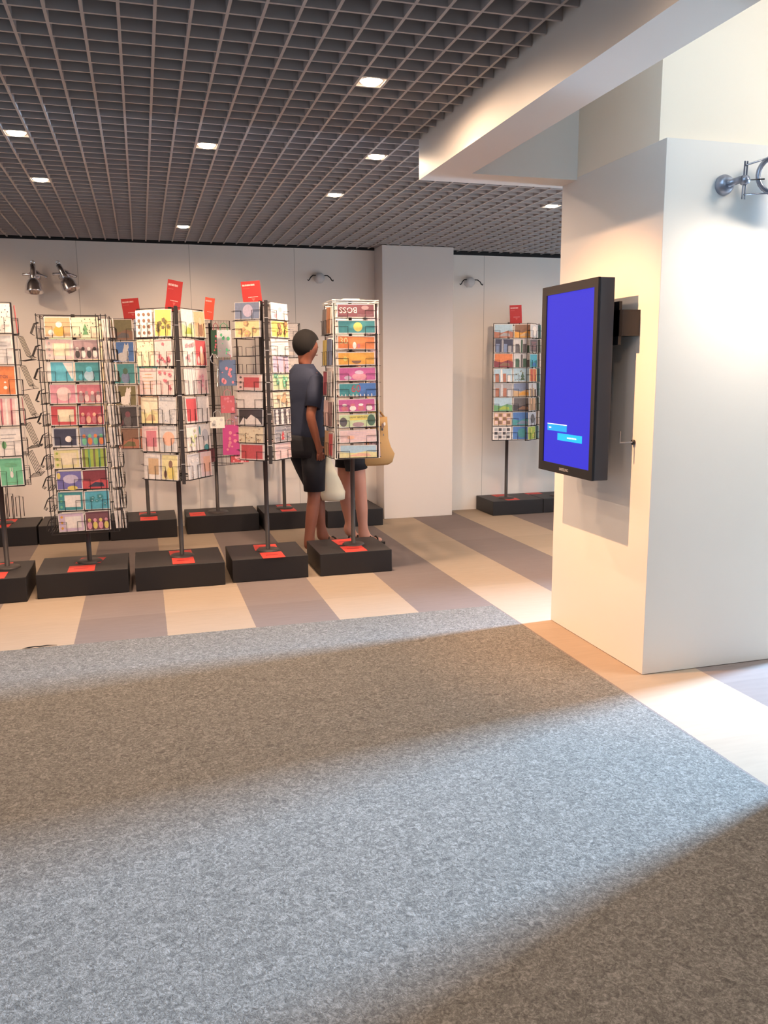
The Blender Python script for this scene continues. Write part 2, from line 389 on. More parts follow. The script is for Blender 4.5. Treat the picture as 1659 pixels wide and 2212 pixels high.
chrome_spot(-0.85, 2.315, 0.0, 'left chrome bell spotlight, pointing straight down on the back wall')
chrome_spot(-0.605, 2.325, 0.42, 'right chrome bell spotlight, tilted to the right on the back wall')

M_black = mat('black_painted_metal', (26, 24, 26), 0.45)
M_fit = mat('white_plastic_cap', (205, 205, 208), 0.4)
def bracket(x, z, label):
    e = empty('wall_bracket_lamp', (x, WB, z), label=label, cat='wall fitting')
    b = MB(); b.lathe([(0.001, 0.075), (0.03, 0.075), (0.046, 0.065), (0.052, 0.04), (0.052, 0.0)], M_fit, 8, aim((0, 0, 0), (0, -1, 0)) @ Matrix.Rotation(PI / 8, 4, 'Z')); b.build('cap', e)
    for s in (-1, 1):
        b = MB(); b.tube([(s * 0.04, -0.05, 0.022), (s * 0.07, -0.06, 0.022), (s * 0.095, -0.07, 0.002), (s * 0.11, -0.075, -0.024), (s * 0.122, -0.075, -0.03), (s * 0.124, -0.075, -0.018)], 0.0055, M_black, 6); b.build('curled_arm', e)
bracket(1.706, 2.352, 'white wall fitting with two curled black arms, left of the column')
bracket(3.26, 2.345, 'white wall fitting with two curled black arms, right of the column')

# big articulated lamp on the front of the pillar
M_gm = mat('satin_grey_metal', (150, 152, 165), 0.3, metal=0.7)
lx, lz = 2.562, 2.278
e = empty('wall_lamp', (lx, 3.325, lz), label='grey metal arm lamp with a lit head on the white pillar front', cat='wall lamp')
b = MB(); b.lathe([(0.045, 0), (0.045, 0.012), (0.036, 0.03), (0.02, 0.04), (0.001, 0.043)], M_gm, 24, aim((0, 0, 0), (0, -1, 0))); b.build('wall_mount', e)
b = MB(); b.tube([(0, -0.035, 0), (0.03, -0.09, 0.01)], 0.016, M_gm, 10); b.build('stem', e)
b = MB()
for dx in (0.0, 0.013): b.tube([(0.032 + dx, -0.09, -0.075), (0.036 + dx, -0.09, 0.085)], 0.004, M_gm, 6)
b.lathe([(0.001, -0.02), (0.018, -0.015), (0.022, 0.0), (0.018, 0.015), (0.001, 0.02)], M_gm, 12, aim((0.04, -0.09, 0.005), (0.3, -1, 0))); b.build('upright_rods', e)
rc = Vector((0.205, -0.10, 0.035))
b = MB()
b.tube([(0.04, -0.09, 0.068), rc + Vector((-0.01, 0, 0.082))], 0.004, M_gm, 6); b.tube([(0.04, -0.09, -0.055), rc + Vector((-0.02, 0, -0.078))], 0.004, M_gm, 6)
b.tube([(0.045, -0.095, 0.005), rc + Vector((-0.07, 0, -0.022))], 0.003, M_black, 6); b.build('arm', e)
b = MB(); b.tube([rc + Vector((0.08 * math.cos(a), -0.03 * math.cos(a), 0.08 * math.sin(a))) for a in [k * PI / 12 for k in range(24)]], 0.011, M_gm, 8, closed=True); b.build('yoke_ring', e)
hd = Vector((-0.12, -0.52, -0.85)).normalized(); m = aim(rc + Vector((0.045, -0.02, -0.01)), hd)
b = MB(); b.lathe([(0.001, -0.075), (0.03, -0.07), (0.042, -0.04), (0.05, 0.0), (0.075, 0.04), (0.082, 0.10), (0.085, 0.145)], M_gm, 28, m); b.build('lamp_head', e)
b = MB(); b.lathe([(0.079, 0.145), (0.076, 0.10), (0.068, 0.05), (0.04, 0.012), (0.001, 0.005)], mat('white_reflector_lit', (255, 250, 235), 0.4, emit=2.2), 28, m); b.build('reflector', e)
b = MB(); b.lathe([(0.001, 0.02), (0.02, 0.03), (0.028, 0.06), (0.02, 0.085), (0.001, 0.095)], M_lampglow, 16, m); b.build('bulb', e)
l = bpy.data.lights.new('wall_lamp_beam', 'SPOT'); l.energy = 40; l.color = (1.0, 0.86, 0.70); l.spot_size = math.radians(165); l.spot_blend = 1.0; l.shadow_soft_size = 0.05
o = bpy.data.objects.new('wall_lamp_beam', l); COL.objects.link(o); o.parent = e; o.location = m @ Vector((0, 0, 0.17)) + Vector((0.06, -0.12, 0)); o.rotation_euler = Vector((-0.35, 0.0, -0.9)).to_track_quat('-Z', 'Y').to_euler()

# ------------------------------------------------------------------ plinths
M_plinth = mat('black_painted_board', (34, 31, 33), 0.5, noise=0.15, nscale=8)
M_redlab = mat('red_floor_label', (214, 62, 52), 0.5)
M_redlab2 = mat('dark_print_on_red', (150, 30, 34), 0.5)
def plinth(x0, x1, y0, y1, h, label, labs):
    e = empty('display_plinth', ((x0 + x1) / 2, (y0 + y1) / 2, 0), label=label, cat='plinth', group='black plinths under the card racks')
    cx, cy = (x0 + x1) / 2, (y0 + y1) / 2
    b = MB(); b.box(x0 - cx, x1 - cx, y0 - cy, y1 - cy, 0.001, h, M_plinth); b.build('plinth_box', e, bevel=0.004)
    for (lx0, ly0, w, d, rz) in labs:
        b = MB(); b.box(-w / 2, w / 2, -d / 2, d / 2, 0, 0.0015, M_redlab); b.box(-w * 0.3, w * 0.25, -d * 0.05, d * 0.06, 0.0015, 0.002, M_redlab2)
        o = b.build('red_label', e, (lx0 - cx, ly0 - cy, h)); o.rotation_euler = (0, 0, rz)
H = 0.165
plinth(1.172, 1.713, 5.722, 6.235, H, 'black plinth at the right end of the front row', [(1.448, 5.83, 0.165, 0.20, 0), (1.45, 6.10, 0.17, 0.20, 0.06)])
plinth(0.545, 1.085, 5.73, 6.235, H, 'black front plinth, second from the right end', [(0.84, 5.81, 0.16, 0.19, 0), (0.83, 6.09, 0.17, 0.2, -0.05)])
plinth(-0.11, 0.49, 5.70, 6.22, H, 'black front plinth in the middle of the row', [(0.215, 5.83, 0.15, 0.2, 0), (0.21, 6.08, 0.16, 0.19, 0.03)])
plinth(-0.735, -0.155, 5.70, 6.22, H, 'black front plinth below the rack with the lowest cards', [(-0.455, 5.80, 0.17, 0.18, 0), (-0.41, 6.04, 0.17, 0.17, -0.2)])
plinth(-1.36, -0.79, 5.66, 6.18, H, 'black front plinth cut by the left edge of the photo', [(-1.0, 5.76, 0.16, 0.18, 0), (-1.0, 6.05, 0.16, 0.18, 0.1)])
plinth(-1.50, -0.94, 7.58, 8.085, H, 'black back plinth at the left edge against the wall', [(-1.24, 7.6 + 0.11, 0.15, 0.18, 0), (-1.22, 7.95, 0.15, 0.16, 0)])
plinth(-0.925, -0.35, 7.575, 8.085, H, 'black back plinth hidden mostly behind the low card rack', [])
plinth(-0.335, 0.24, 7.56, 8.085, H, 'black back plinth left of the pair of gift bag racks', [(0.0, 7.67, 0.15, 0.2, 0), (-0.01, 7.93, 0.15, 0.17, 0)])
plinth(0.33, 0.99, 7.64, 8.085, H, 'black back plinth with a single brightly lit label', [(0.435, 7.76, 0.14, 0.2, 0)])
plinth(1.03, 1.57, 7.60, 8.085, H, 'black back plinth behind the walking man', [(1.28, 7.74, 0.14, 0.2, 0), (1.28, 7.97, 0.14, 0.15, 0)])
plinth(1.62, 2.165, 7.52, 8.085, H, 'black back plinth pushed against the white wall column', [])
plinth(3.365, 3.925, 7.645, 8.09, 0.148, 'dark plinth right of the column, left of its pair', [(3.61, 7.74, 0.14, 0.13, 0), (3.60, 8.0, 0.15, 0.13, 0)])
plinth(3.932, 4.5, 7.645, 8.09, 0.148, 'dark plinth right of the column, partly behind the pillar', [(4.0, 8.02, 0.17, 0.1, 0), (4.2, 7.8, 0.15, 0.13, 0)])

# ------------------------------------------------------------------ cards
CN = {'white': (238, 232, 228), 'cream': (236, 222, 188), 'pale pink': (232, 196, 194), 'pink': (222, 140, 160), 'rose': (196, 96, 112),
      'red': (196, 50, 58), 'crimson': (168, 38, 58), 'dark red': (112, 24, 36), 'orange': (222, 110, 50), 'peach': (236, 172, 140),
      'amber': (224, 150, 40), 'yellow': (228, 206, 90), 'pale yellow': (232, 220, 150), 'lime': (150, 180, 50), 'green': (80, 150, 90),
      'mint': (90, 190, 140), 'pale green': (190, 214, 160), 'dark green': (40, 80, 60), 'olive': (92, 86, 46), 'teal': (36, 130, 140),
      'cyan': (60, 170, 200), 'pale blue': (160, 200, 222), 'blue': (40, 96, 180), 'navy': (26, 30, 56), 'slate blue': (96, 118, 160),
      'violet': (92, 88, 170), 'lavender': (186, 178, 214), 'lilac': (206, 180, 210), 'magenta': (190, 70, 140), 'grey': (150, 150, 156),
      'pale grey': (200, 202, 206), 'dark grey': (70, 68, 72), 'black': (28, 26, 30), 'brown': (112, 74, 52), 'tan': (196, 158, 112),
      'mauve': (158, 128, 134), 'maroon': (96, 44, 56), 'silver': (184, 188, 198), 'terracotta': (164, 92, 66)}
def paper(c):
    t = 0.24
    return mat('paper_' + c.replace(' ', '_'), tuple(v * (1 - t) + g * t for v, g in zip(CN[c], (225, 210, 208))), 0.36, noise=0.22, nscale=55)
def ell(cx, cz, rx, rz, n=14, a0=0, a1=2 * PI): return [(cx + rx * math.cos(a0 + (a1 - a0) * k / (n - (0 if a1 - a0 >= 6.28 else 1))), cz + rz * math.sin(a0 + (a1 - a0) * k / (n - (0 if a1 - a0 >= 6.28 else 1)))) for k in range(n)]
def rect(cx, cz, w, h): return [(cx - w / 2, cz - h / 2), (cx + w / 2, cz - h / 2), (cx + w / 2, cz + h / 2), (cx - w / 2, cz + h / 2)]
def card_mesh(w, h, base, motif, a1=None, a2=None, th=0.004, seed=0):
    rnd = random.Random(seed); b = MB(); pb = paper(base); rim = motif != 'plain' and base not in ('white', 'cream')
    b.box(-w / 2, w / 2, 0, th, 0, h, paper('pale grey' if base in ('navy', 'black', 'slate blue') else 'white') if rim else pb)
    if rim: b.poly(rect(0, h / 2, w - 0.010, h - 0.008), -0.0002, pb)
    A = paper(a1) if a1 else pb; B = paper(a2) if a2 else A
    lay = [0.0004]
    def P_(pts, m): b.poly(pts, -lay[0], m); lay[0] += 0.0002
    cz = h / 2
    if motif == 'panel': P_(rect(w * 0.08, cz, w * 0.62, h * 0.62), A); [P_(ell(-w * .36, h * (.2 + .3 * k), w * .05, h * .07), B) for k in range(3)] if a2 else None
    elif motif == 'border': P_(rect(0, cz, w * 0.84, h * 0.84), A); P_(ell(w * .12, cz - h * .1, w * .13, h * .16), B)
    elif motif == 'dots':
        for i in range(3):
            for j in range(4): P_(ell(-w * .3 + i * w * .3, h * (.15 + .23 * j), w * .085, w * .085, 10), A)
    elif motif == 'specks':
        for k in range(26): P_(ell(rnd.uniform(-.45, .45) * w, rnd.uniform(.05, .95) * h, w * rnd.uniform(.012, .035), w * rnd.uniform(.012, .035), 6), A if k % 2 else B)
    elif motif == 'flowers':
        for k in range(7):
            x, z = rnd.uniform(-.34, .34) * w, rnd.uniform(.14, .86) * h; r = w * rnd.uniform(.05, .11)
            for q in range(5): P_(ell(x + r * .7 * math.cos(q * 1.257), z + r * .7 * math.sin(q * 1.257), r * .55, r * .45, 7), A)
            P_(ell(x, z, r * .35, r * .35, 7), B)
    elif motif == 'figure':
        P_(ell(w * .05, h * .3, w * .2, h * .27), A); P_(ell(w * .05, h * .62, w * .12, h * .15), B); P_(ell(-w * .26, h * .22, w * .1, h * .15), B)
    elif motif == 'figures':
        for k in range(4):
            x = -w * .33 + k * w * .22; P_(ell(x, h * .27, w * .09, h * .2), A if k % 2 else B); P_(ell(x, h * .54, w * .065, h * .1), B if k % 2 else A)
    elif motif == 'circle': P_(ell(w * .03, cz, min(w, h) * .36, min(w, h) * .36, 22), A)
    elif motif == 'stripes':
        for k in range(5): P_(rect(-w * .4 + k * w * .2, cz, w * .08, h * .94), A if k % 2 else B)
    elif motif == 'landscape':
        P_([(-w / 2, h * .0), (w / 2, 0), (w / 2, h * .42), (w * .2, h * .5), (-w * .1, h * .36), (-w / 2, h * .46)], A)
        P_([(-w * .3, h * .1), (w * .35, h * .1), (w * .3, h * .3), (0, h * .35)], B)
    elif motif == 'mountain':
        P_([(-w * .46, h * .06), (w * .46, h * .06), (w * .3, h * .4), (w * .02, h * .66), (-w * .16, h * .36), (-w * .3, h * .48)], A)
    elif motif == 'cat':
        P_(ell(-w * .05, h * .25, w * .25, h * .22), A); P_(ell(w * .1, h * .45, w * .14, h * .3), A); P_(ell(w * .14, h * .73, w * .12, h * .11), A)
        P_([(w * .03, h * .78), (w * .08, h * .95), (w * .14, h * .8)], A); P_([(w * .15, h * .8), (w * .23, h * .95), (w * .26, h * .76)], A); P_(rect(w * .1, h * .1, w * .06, h * .2), A); P_(rect(w * .2, h * .12, w * .05, h * .22), A)
    elif motif == 'blob':
        P_(ell(w * .05, h * .56, w * .3, h * .24), A); P_(ell(w * .1, h * .02 + h * .06, w * .2, h * .12), B); P_(ell(-w * .4, h * .75, w * .07, h * .18), B)
    elif motif == 'beam':
        P_([(w * .1, h * .95), (w * .45, h * .95), (w * .45, h * .2), (w * .42, h * .1)], A); P_(rect(-w * .42, cz, w * .12, h * .96), A)
    elif motif == 'frame':
        P_(rect(0, cz, w * .86, h * .86), A)
    elif motif == 'text':
        for k in range(5): P_(rect(w * rnd.uniform(-.04, .04), h * (.25 + .13 * k), w * rnd.uniform(.4, .7), h * .025), A)
        if a2: P_(ell(-w * .2, h * .4, w * .1, h * .14), B)
    elif motif == 'script':
        for k in range(4): P_(rect(-w * .2 + k * w * .13, cz + rnd.uniform(-.08, .08) * h, w * .018, h * rnd.uniform(.3, .6)), A)
    elif motif == 'towers':
        for k, (x, t, ww) in enumerate(((-.32, .62, .2), (-.08, .85, .1), (.08, .62, .18), (.3, .5, .2))):
            P_(rect(x * w, t * h / 2, ww * w, t * h), A if k % 2 == 0 else B)
        P_([(-.14 * w, .84 * h), (-.02 * w, .84 * h), (-.08 * w, .98 * h)], B)
    elif motif == 'grid':
        for i in range(4):
            for j in range(3): P_(rect(-w * .33 + i * w * .22, h * (.22 + .28 * j), w * .17, h * .22), A if (i + j) % 2 else B)
    elif motif == 'tree':
        P_([(-w * .12, h * .12), (w * .12, h * .12), (0, h * .5)], A); P_([(-w * .1, h * .35), (w * .1, h * .35), (0, h * .7)], A)
        for k in range(18): P_(ell(rnd.uniform(-.45, .45) * w, rnd.uniform(.1, .9) * h, w * .025, w * .025, 6), B)
    elif motif == 'boss':
        text_geo('BOSS', h * .62, A, b, -w * .2, h * .56, -0.0006, rot=PI); P_(ell(w * .25, h * .72, w * .1, h * .16), B); text_geo('HAPPY BIRTHDAY', h * .15, B, b, w * .24, h * .18, -0.0006, rot=PI)
    elif motif == 'thirty':
        text_geo('30', h * .7, paper('pale yellow'), b, -w * .34, h * .6, -0.0006); P_(ell(-w * .05, h * .3, w * .05, h * .26), B); P_(ell(w * .06, h * .26, w * .04, h * .18), paper('rose')); P_(rect(w * .05, h * .85, w * .3, h * .04), A)
    elif motif == 'sixty':
        P_(rect(w * .27, cz, w * .45, h * .98), paper('blue')); text_geo('60', h * .8, A, b, -w * .04, h * .56, -0.0012)
        lay[0] = 0.0008
        for k in range(9): P_(ell(-w * .42 + k * w * .1, h * .08, w * .014, h * rnd.uniform(.06, .14)), B)
    elif motif == 'birthday':
        P_(rect(w * .05, h * .72, w * .5, h * .36), A); text_geo('HAPPY BIRTHDAY', h * .2, paper('dark green'), b, w * .05, h * .74, -0.0012)
        lay[0] = 0.0008
        P_(ell(w * .38, h * .5, w * .11, h * .44), paper('dark green')); P_(ell(-w * .38, h * .42, w * .1, h * .36), paper('dark grey')); P_(ell(w * .02, h * .2, w * .16, h * .18), B)
    elif motif == 'toi':
        text_geo('TOI', h * .16, A, b, w * .0, h * .62, -0.0006); P_(ell(w * .05, h * .25, w * .08, h * .06), B); P_(ell(w * .05, h * .43, w * .05, h * .03), B)
    elif motif == 'hand':
        P_(ell(0, h * .4, w * .07, h * .12), A); P_(rect(-w * .05, h * .58, w * .03, h * .14), A); P_(rect(w * .04, h * .58, w * .03, h * .14), A)
        for k in range(3): P_(rect(0, h * (.8 - .05 * k), w * .5, h * .012), B)
        P_(rect(0, h * .12, w * .5, h * .02), B)
    elif motif == 'face':
        P_(ell(0, h * .34, w * .13, h * .24, 14, PI, 2 * PI), A); P_(ell(-w * .3, cz, w * .05, h * .2), B)
    return b.mesh('greeting_card')

MOT = {'plain': '', 'panel': 'a {a} panel', 'border': 'a {a} middle', 'dots': '{a} round dots', 'specks': 'tiny {a} specks', 'flowers': '{a} flowers',
       'figure': 'a {a} figure', 'figures': 'small {a} figures', 'circle': 'a {a} disc', 'stripes': '{a} stripes', 'landscape': 'a {a} landscape',
       'mountain': '{a} mountain shapes', 'cat': 'a {a} cat', 'blob': 'a {a} blob', 'beam': 'a {a} beam', 'frame': 'a {a} inner field', 'text': '{a} text lines',
       'script': 'thin {a} strokes', 'towers': '{a} towers', 'grid': 'a {a} chequer', 'tree': 'a {a} tree', 'boss': 'upside-down BOSS lettering', 'thirty': 'the number 30',
       'sixty': 'the number 60', 'birthday': 'HAPPY BIRTHDAY lettering', 'toi': 'TOI lettering', 'hand': 'a {a} hand sign', 'face': 'a {a} half disc'}
ORD = ['first', 'second', 'third', 'fourth', 'fifth', 'sixth', 'seventh', 'eighth', 'ninth', 'tenth']
used = set(); seedc = [0]
def put_card(pos, a, w, h, d, where, rack_name, grp, tilt=-0.09, name='greeting_card', th=0.004, roll=0.0):
    seedc[0] += 1
    base, motif = d[0], d[1]; a1 = d[2] if len(d) > 2 else None; a2 = d[3] if len(d) > 3 else None
    me = card_mesh(w, h, base, motif, a1, a2, th, seedc[0])
    o = bpy.data.objects.new(name, me); COL.objects.link(o)
    o.rotation_euler = (tilt, roll, a); o.location = pos
    mt = MOT[motif].format(a=a1 or '')
    lab = f"{base} card" + (f" with {mt}" if mt else '') + f", {where}, {rack_name}"
    for cut in (' a ', 'tiny ', 'small ', 'inner '):
        if len(lab.split()) > 16: lab = lab.replace(cut, ' ' if cut == ' a ' else '', 1)
    tag(o, lab, 'card', grp)
    return o

# ------------------------------------------------------------------ racks
M_wire = mat('dark_wire', (44, 38, 38), 0.4, metal=0.3)
M_pole = mat('dark_grey_pole', (58, 52, 52), 0.45)
WR = 0.0021
PM = {}
def pocket_mesh(w, h):
    key = (round(w, 3), round(h, 3))
    if key in PM: return PM[key]
    b = MB(); hw = w / 2; d = 0.034; hh = h * 0.52
    for s in (-1, 1):
        b.tube([(s * hw, 0, hh), (s * hw, -d, hh), (s * hw * 0.42, -d, hh), (s * hw * 0.42, -d, -0.004), (s * hw * 0.42, 0, -0.004)], WR, M_wire, 4)
    b.tube([(-hw, -d, -0.004), (hw, -d, -0.004)], WR, M_wire, 4); b.tube([(-hw, -d * .5, -0.004), (hw, -d * .5, -0.004)], WR, M_wire, 4); b.tube([(-hw, 0, -0.004), (hw, 0, -0.004)], WR * 1.3, M_wire, 4)
    b.tube([(-hw, -d, -0.004), (-hw, 0, -0.004), (-hw, 0, hh)], WR, M_wire, 4); b.tube([(hw, -d, -0.004), (hw, 0, -0.004), (hw, 0, hh)], WR, M_wire, 4)
    PM[key] = b.mesh('wire_pocket'); return PM[key]
def rack(x, y, zbase, zb, zt, label, rname, faces, side, post=None, extra=None, pole_r=0.0125, cap=True, back=True, name='card_rack', group=None):
    """faces: dict(a, w, off, cols, rows, ch, cw, cards{(r,c):design}, tag)"""
    e = empty(name, (x, y, zbase), label=label, cat='card rack')
    b = MB(); b.tube([(0, 0, 0), (0, 0, zb - zbase + 0.05)], pole_r + 0.004, M_pole, 12); b.tube([(0, 0, zb - zbase), (0, 0, zt - zbase + 0.02)], pole_r, M_pole, 12); b.build('pole', e)
    b = MB(); b.lathe([(0.001, 0.012), (0.075, 0.012), (0.085, 0.004), (0.085, 0)], M_pole, 24); b.build('base_disc', e)
    fr = MB(); z0, z1 = zb - zbase, zt - zbase
    for f in faces:
        n = Vector((math.sin(f['a']), -math.cos(f['a']), 0)); r = Vector((math.cos(f['a']), math.sin(f['a']), 0)); c = n * f['off']
        for t in (-.5, .5): fr.tube([c + r * f['w'] * t + Vector((0, 0, z0)), c + r * f['w'] * t + Vector((0, 0, z1))], 0.003, M_wire, 5)
        for z in (z0, z1): fr.tube([c - r * f['w'] / 2 + Vector((0, 0, z)), c + r * f['w'] / 2 + Vector((0, 0, z))], 0.003, M_wire, 4)
        for z in (z0 + 0.01, (z0 + z1) / 2, z1 - 0.01): fr.tube([(0, 0, z), c + Vector((0, 0, z))], 0.003, M_wire, 4)
        nrow = f['rows']; ph = (zt - zb) / nrow; cw = f['w'] / f['cols']
        for ri in range(nrow):
            zz = zt - (ri + 1) * ph + 0.006
            for ci in range(f['cols']):
                p = c + r * (-(f['w'] / 2) + cw * (ci + .5))
                if not f.get('nopocket'):
                    o = bpy.data.objects.new('wire_pocket', pocket_mesh(cw * 0.98, min(ph, f['ch'] * 1.02))); COL.objects.link(o); o.parent = e
                    o.location = p + Vector((0, 0, zz - zbase)); o.rotation_euler = (0, 0, f['a'])
                d = f['cards'].get((ri, ci)) if isinstance(f['cards'], dict) else f['cards'](ri, ci)
                if d is None: continue
                pw = Vector((x, y, 0)) + p + n * 0.028
                cnm = '' if f['cols'] == 1 else (['left', 'right'] if f['cols'] == 2 else ['left', 'middle', 'right'])[ci] + ' of '
                j = random.uniform(-.004, .004)
                k = dict(where=f"{cnm}{ORD[ri]} {f.get('rowword', 'row')}", rack_name=rname + f.get('tag', ''), grp='greeting cards on the wire racks')
                put_card((pw.x + r.x * j, pw.y + r.y * j, zz + 0.001), f['a'] + random.uniform(-.02, .02), min(f['cw'], cw * .97), f['ch'] * random.uniform(.97, 1.02), d, tilt=-random.uniform(.03, .05), roll=random.uniform(-.02, .02), **k)
                if f.get('stack'):
                    for q in range(f['stack']):
                        pq = pw - n * (f.get('sp', 0.006) * (q + 1) + 0.002)
                        o = bpy.data.objects.new('greeting_card', STK(min(f['cw'], cw * .95), f['ch'] * .97, f.get('sth', 0.003))); COL.objects.link(o)
                        o.location = (pq.x + random.uniform(-.003, .003), pq.y, zz + 0.001); o.rotation_euler = (-.065, 0, f['a'] + random.uniform(-.006, .006))
                        tag(o, f"white card packed behind the front one, {ORD[ri]} row{f.get('tag', '')}, {rname}", 'card', f"cards packed behind, {ORD[ri]} row{f.get('tag', '')}, {rname}")
    fr.build('wire_frame', e)
    if post:
        b = MB(); a, dist, rr = post; n = Vector((math.sin(a), -math.cos(a), 0)) * dist
        b.box(-rr, rr, -rr, rr, z0 - 0.02, z1 + 0.01, M_pole)
        for k in range(5): b.box(-rr - 0.003, rr + 0.003, -rr - 0.002, -rr, z0 + (z1 - z0) * (k + .5) / 5, z0 + (z1 - z0) * (k + .5) / 5 + 0.004, M_fit)
        b.tube([(-n.x, -n.y, z0), (0, 0, z0)], 0.004, M_wire, 5); b.tube([(-n.x, -n.y, z1), (0, 0, z1)], 0.004, M_wire, 5)
        o = b.build('corner_post', e, tuple(n)); 
    if extra: extra(e, z0, z1)
    return e
SK = {}
def STK(w, h, t=0.003):
    k = (round(w, 3), round(h, 3), t)
    if k not in SK:
        b = MB(); b.box(-w / 2, w / 2, 0, t, 0, h, paper('white')); SK[k] = b.mesh('greeting_card')
    return SK[k]
def grid_cards(rows): return {(i, j): d for i, r in enumerate(rows) for j, d in enumerate(r) if d}
rd = math.radians
YF, YBK = 5.99, 7.83

# rack with the lowest cards (under the two chrome spotlights)
c2 = grid_cards([
    [('tan', 'figure', 'amber', 'white'), ('cream', 'tree', 'green', 'dark green')],
    [('pale pink', 'panel', 'cream', 'grey'), ('mauve', 'figures', 'white', 'black')],
    [('cyan', 'beam', 'white'), ('teal', 'figure', 'pale blue', 'cyan')],
    [('pink', 'circle', 'pale pink'), ('rose', 'figures', 'pale pink', 'mauve')],
    [('red', 'panel', 'cream'), ('crimson', 'figures', 'peach', 'rose')],
    [('pale grey', 'border', 'navy', 'white'), ('slate blue', 'figures', 'orange', 'mint')],
    [('pale yellow', 'panel', 'cream', 'lime'), ('lime', 'stripes', 'green', 'olive')],
    [('violet', 'blob', 'lavender', 'yellow'), ('dark red', 'landscape', 'red', 'navy')],
    [('teal', 'panel', 'white', 'mint'), ('cyan', 'flowers', 'teal', 'pale blue')],
    [('lilac', 'panel', 'white', 'amber'), ('maroon', 'figures', 'yellow', 'pink')]])
sidew = lambda r, c: ('white', 'plain')
def p2extra(e, z0, z1):
    b = MB()
    for xx in (-0.205, 0.155, 0.185, 0.215): b.tube([(xx, -0.235, z0), (xx, -0.235, z1 + 0.01)], 0.0026, M_wire, 5)
    for z in (z0, z1): b.tube([(-0.21, -0.235, z), (0.22, -0.235, z), (0.22, 0.2, z), (-0.21, 0.2, z)], 0.0026, M_wire, 5, closed=True)
    for k in range(10):
        z = z0 + 0.03 + k * (z1 - z0) / 10
        for q in range(4):
            t = -0.2 + q * 0.03
            b.tube([(-0.20, t, z + 0.07), (-0.225, t, z + 0.06), (-0.25, t, z), (-0.235, t, z - 0.01)], WR, M_wire, 4)
        b.tube([(-0.235, -0.2, z - 0.01), (-0.235, -0.1, z - 0.01)], WR, M_wire, 4)
    b.build('outer_cage', e)
rack(-0.415, YF + 0.02, H, 0.41, 1.835, 'wide wire card rack reaching lowest, with ten rows of square cards', 'rack under chrome spotlights',
     [dict(a=0, w=0.335, off=0.15, cols=2, rows=10, ch=0.128, cw=0.165, cards=c2, stack=1),
      dict(a=PI / 2, w=0.30, off=0.235, cols=2, rows=10, ch=0.125, cw=0.14, sp=0.0135, sth=0.0125, cards=lambda r, c: ('white', 'plain') if c == 0 else (('cream', 'plain') if r % 3 else None), tag=' side', stack=4),
      dict(a=-PI / 2, w=0.30, off=0.19, cols=2, rows=10, ch=0.125, cw=0.14, cards=lambda r, c: None),
      dict(a=PI, w=0.36, off=0.15, cols=2, rows=10, ch=0.125, cw=0.165, cards=lambda r, c: ('cream', 'plain') if r < 6 else None, tag=' back')], 0, extra=p2extra)

c3l = grid_cards([
    [('white', 'dots', 'brown'), ('yellow', 'flowers', 'olive', 'brown')],
    [('cream', 'specks', 'tan', 'brown'), ('pale pink', 'flowers', 'rose', 'red')],
    [('pale pink', 'text', 'tan'), ('pale pink', 'flowers', 'rose', 'crimson')],
    [('cream', 'landscape', 'pale yellow', 'tan'), ('pale grey', 'specks', 'grey', 'slate blue')],
    [('pale pink', 'panel', 'rose'), ('pale grey', 'circle', 'peach')],
    [('white', 'panel', 'tan'), ('pale yellow', 'figure', 'yellow', 'brown')]])
c3r = grid_cards([
    [('white', 'landscape', 'pale green', 'lime'), ('tan', 'figure', 'brown', 'peach')],
    [('white', 'flowers', 'pink', 'mint'), ('red', 'figure', 'peach', 'pale pink')],
    [('white', 'stripes', 'silver', 'pale grey'), ('pale pink', 'flowers', 'pink', 'rose')],
    [('pale pink', 'frame', 'red'), ('white', 'script', 'grey')],
    [('white', 'flowers', 'pale green', 'yellow'), ('white', 'blob', 'silver', 'teal')],
    [('pale grey', 'flowers', 'white', 'silver'), ('pale pink', 'panel', 'peach')]])
rack(0.215, YF, H, 0.735, 1.89, 'wire card rack turned corner-forward with six rows of tall cards', 'corner-forward rack',
     [dict(a=rd(-38), w=0.29, off=0.165, cols=2, rows=6, ch=0.178, cw=0.135, cards=c3l, tag=', left face', stack=1),
      dict(a=rd(52), w=0.29, off=0.165, cols=2, rows=6, ch=0.178, cw=0.135, cards=c3r, tag=', right face', stack=1),
      dict(a=rd(142), w=0.29, off=0.165, cols=2, rows=6, ch=0.178, cw=0.135, cards=lambda r, c: None),
      dict(a=rd(232), w=0.29, off=0.165, cols=2, rows=6, ch=0.178, cw=0.135, cards=lambda r, c: None)], 0, post=(rd(7), 0.235, 0.0115))

